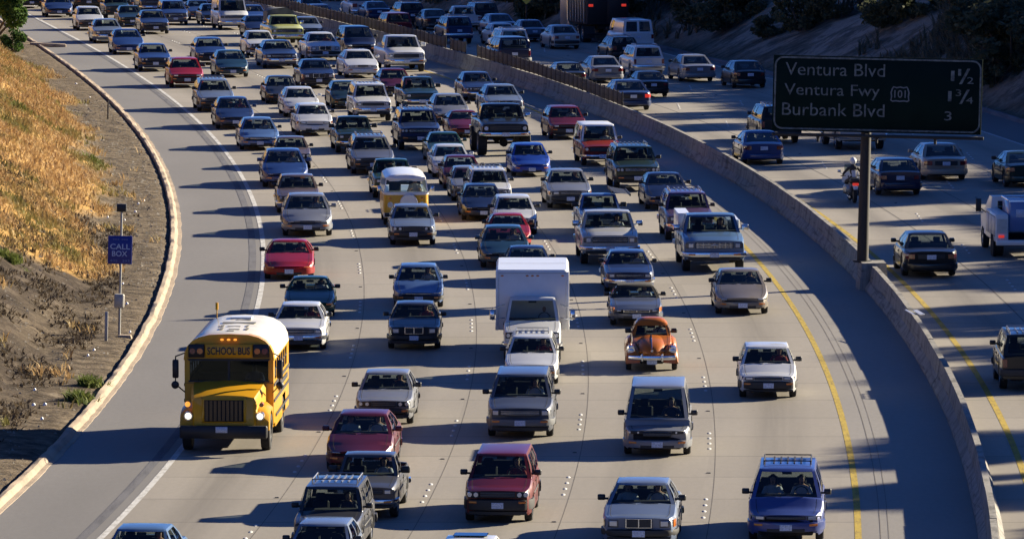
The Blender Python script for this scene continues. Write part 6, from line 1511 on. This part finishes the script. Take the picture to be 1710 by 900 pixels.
def seat_driver(key, lab, shirt='shirt_light', hair_m='hair', side=1):
    if key == 'bus': root, off, x, y, z = bus, Vector((0, 0, 0)), .65, 2.2, 1.45
    elif key == 'vbus': root, off, x, y, z = vb, Vector((0, 0, 0)), .38, 1.05, .98
    else:
        root, off = local(key); s = SPECS[VEH[key][1]]; yy = max(s['st']+.55, s['sc']+1.05)
        x, y, z = .36*side, yy-.10, min(s['H']-.86, s['cowl']-.42)
        if VEH[key][1] == 'beetle': x *= .8
    p = empty('person', (0, 0, 0)); p.matrix_world = root.matrix_basis @ Matrix.Translation(off+Vector((x, y, z)))
    part(p, 'body', drv, 'skin'); part(p, 'shirt', shirt_me, shirt); part(p, 'hair', hair_me, hair_m); part(p, 'face_features', fb, 'hair')
    tag(p, lab, 'person', 'drivers and passengers behind the windshields')
DR = {5: 'burgundy sedan', 6: 'silver quad-lamp sedan', 8: 'blue-grey minivan', 11: 'dark red compact van', 12: 'silver executive sedan', 13: 'metallic blue minivan', 3: 'dark roof-racked utility', 4: 'small dark grey pickup', 18: 'long white sedan', 16: 'white sedan beside the yellow line', 15: 'orange beetle', 10: 'silver egg-shaped minivan', 9: 'white box truck', 20: 'bright red sports coupe', 19: 'green roadster', 99: 'soft-top convertible', 100: 'champagne grey sedan', 101: 'bright blue sedan', 102: 'dark upright sedan', 98: 'slate blue sedan', 95: 'silver-white pickup', 97: 'light blue work pickup', 92: 'dark teal sedan', 7: 'white roof-racked wagon', 23: 'blue curb-lane sedan', 25: 'sky blue sedan', 81: 'bright blue hatchback', 74: 'dark red hatchback', 26: 'dark blue curb-lane sedan', 21: 'silver-grey sedan', 78: 'bright white sedan', 83: 'silver sedan near the centre', 75: 'red camper truck', 55: 'white luxury sedan', 70: 'crimson coupe', 67: 'dark blue sedan by the median', 63: 'white rounded sedan', 64: 'white hatchback', 1: 'light blue sedan bottom left', 'bus': 'school bus', 'vbus': 'yellow camper bus'}
shirts = ['shirt_light', 'shirt_dark', 'shirt_light', 'shirt_red', 'shirt_light']
for i, (k, n_) in enumerate(DR.items()):
    s_ = 'shirt_red' if k == 16 else shirts[i % 5]
    seat_driver(k, 'driver in a %s shirt at the wheel of the %s' % ({'shirt_light': 'pale', 'shirt_dark': 'dark', 'shirt_red': 'red'}[s_], n_), s_)
for k, n_ in ((5, 'burgundy sedan'), (13, 'metallic blue minivan'), (12, 'silver executive sedan')): seat_driver(k, 'passenger sitting beside the driver of the %s' % n_, 'shirt_light', side=-1)
# --- motorcycle and its rider, seen from behind
mc = put('motorcycle', 1427, 339, -.35, 'white touring motorcycle with saddlebags riding just left of the sign post', 'motorcycle', NBG, north=True)
# local y = 0 at the tail, the nose at y = -2.2
for y, n_ in ((-.35, 'rear_wheel'), (-1.85, 'front_wheel')):
    w_ = MB().wheel_rings(0, 0, 0, [(-.07, .20), (-.07, .29), (-.03, .32), (.03, .32), (.07, .29), (.07, .20), (-.07, .20)], 22); o = part(mc, n_, w_, 'tyre', (0, y, .32)); part(mc, 'rim', MB().wheel_rings(0, 0, 0, [(-.05, .21), (-.02, .12), (-.04, .04), (.04, .04), (.02, .12), (.05, .21)], 16), 'rim', sub_of=o)
part(mc, 'engine', MB().cbox(-.22, .22, -1.35, -.85, .25, .62, .05).cyl((-.36, -1.1, .42), (.36, -1.1, .42), .10), 'grey_plastic')
part(mc, 'frame', MB().tube([(0, -.35, .32), (0, -.8, .55), (0, -1.4, .75), (0, -1.62, .95)], .035).tube([(.09, -1.85, .32), (.09, -1.62, .98)], .025).tube([(-.09, -1.85, .32), (-.09, -1.62, .98)], .025), 'steel_dark')
part(mc, 'fuel_tank', MB().ell((0, -1.22, .82), .17, .30, .15, 14), 'white_paint'); part(mc, 'seat', MB().ell((0, -.78, .78), .17, .36, .08, 14), 'black_trim')
part(mc, 'fairing', MB().loft([[(-.30, -1.75, .75), (.30, -1.75, .75), (.24, -1.9, 1.1), (-.24, -1.9, 1.1)], [(-.36, -1.6, .72), (.36, -1.6, .72), (.30, -1.66, 1.15), (-.30, -1.66, 1.15)]]), 'white_paint'); part(mc, 'windscreen', MB().cbox(-.24, .24, -1.74, -1.73, 1.1, 1.42, .004), 'glass')
for sg in (-1, 1):
    part(mc, 'saddlebag', MB().cbox(*sorted((sg*.17, sg*.42)), -.62, -.08, .42, .72, .05), 'galvanised'); part(mc, 'side_mirror', MB().cbox(sg*.46-.07, sg*.46+.07, -1.62, -1.58, 1.12, 1.22, .015).cyl((sg*.3, -1.55, 1.02), (sg*.46, -1.6, 1.15), .01), 'chrome')
    part(mc, 'exhaust_pipe', MB().cyl((sg*.2, -1.0, .28), (sg*.24, -.05, .26), .035, .045), 'chrome'); part(mc, 'hand_grip', MB().cyl((sg*.22, -1.5, 1.0), (sg*.42, -1.40, .99), .02), 'black_trim')
part(mc, 'tail_trunk', MB().cbox(-.2, .2, -.42, -.04, .80, .98, .05), 'black_trim'); part(mc, 'tail_light', MB().cbox(-.12, .12, -.05, .0, .70, .80, .01), 'tail_lit'); part(mc, 'license_plate', MB().cbox(-.09, .09, -.03, -.01, .54, .66, .005), 'plate'); part(mc, 'rear_fender', MB().cbox(-.09, .09, -.45, -.02, .60, .72, .03), 'white_paint')
J = {}; z0 = .92
J['pelvis'] = (None, (0, -.70, z0), .14); J['waist'] = ('pelvis', (0, -.72, z0+.16), .13); J['chest'] = ('waist', (0, -.78, z0+.36), (.17, .12)); J['coll'] = ('chest', (0, -.82, z0+.46), (.11, .09)); head_joints(J, 'coll', 0, -.84, z0+.53)
for sg, nm_ in ((-1, 'R'), (1, 'L')):
    J['sh'+nm_] = ('coll', (sg*.19, -.82, z0+.42), .066); J['el'+nm_] = ('sh'+nm_, (sg*.37, -1.02, z0+.18), .048); J['wr'+nm_] = ('el'+nm_, (sg*.34, -1.30, z0+.09), .03); hand(J, 'wr'+nm_, (sg*.34, -1.30, z0+.09), (0, -1, -.05), (sg, 0, 0), (0, 0, -1))
    J['kn'+nm_] = ('pelvis', (sg*.25, -1.10, z0-.12), .085); J['an'+nm_] = ('kn'+nm_, (sg*.24, -.98, z0-.55), .05); J['to'+nm_] = ('an'+nm_, (sg*.25, -1.18, z0-.60), .04)
rider = empty('person', (0, 0, 0)); rider.matrix_world = mc.matrix_basis; tag(rider, 'motorcycle rider in a white helmet and dark jacket, seen from behind', 'person')
simple('jacket', (.018, .018, .022), .8); part(rider, 'body', skin_mesh('body', J), 'jacket')
part(rider, 'helmet', MB().ell((0, -.85, z0+.70), .135, .16, .15, 18, 12), 'white_paint'); part(rider, 'face_features', face_bits(0, -.86, z0+.53), 'hair')
part(rider, 'back_panel', MB().loft([[(-.07, -.60, z0+.10), (.07, -.60, z0+.10), (.07, -.56, z0+.08), (-.07, -.56, z0+.08)], [(-.09, -.66, z0+.32), (.09, -.66, z0+.32), (.08, -.62, z0+.34), (-.08, -.62, z0+.34)]]), 'shirt_light')
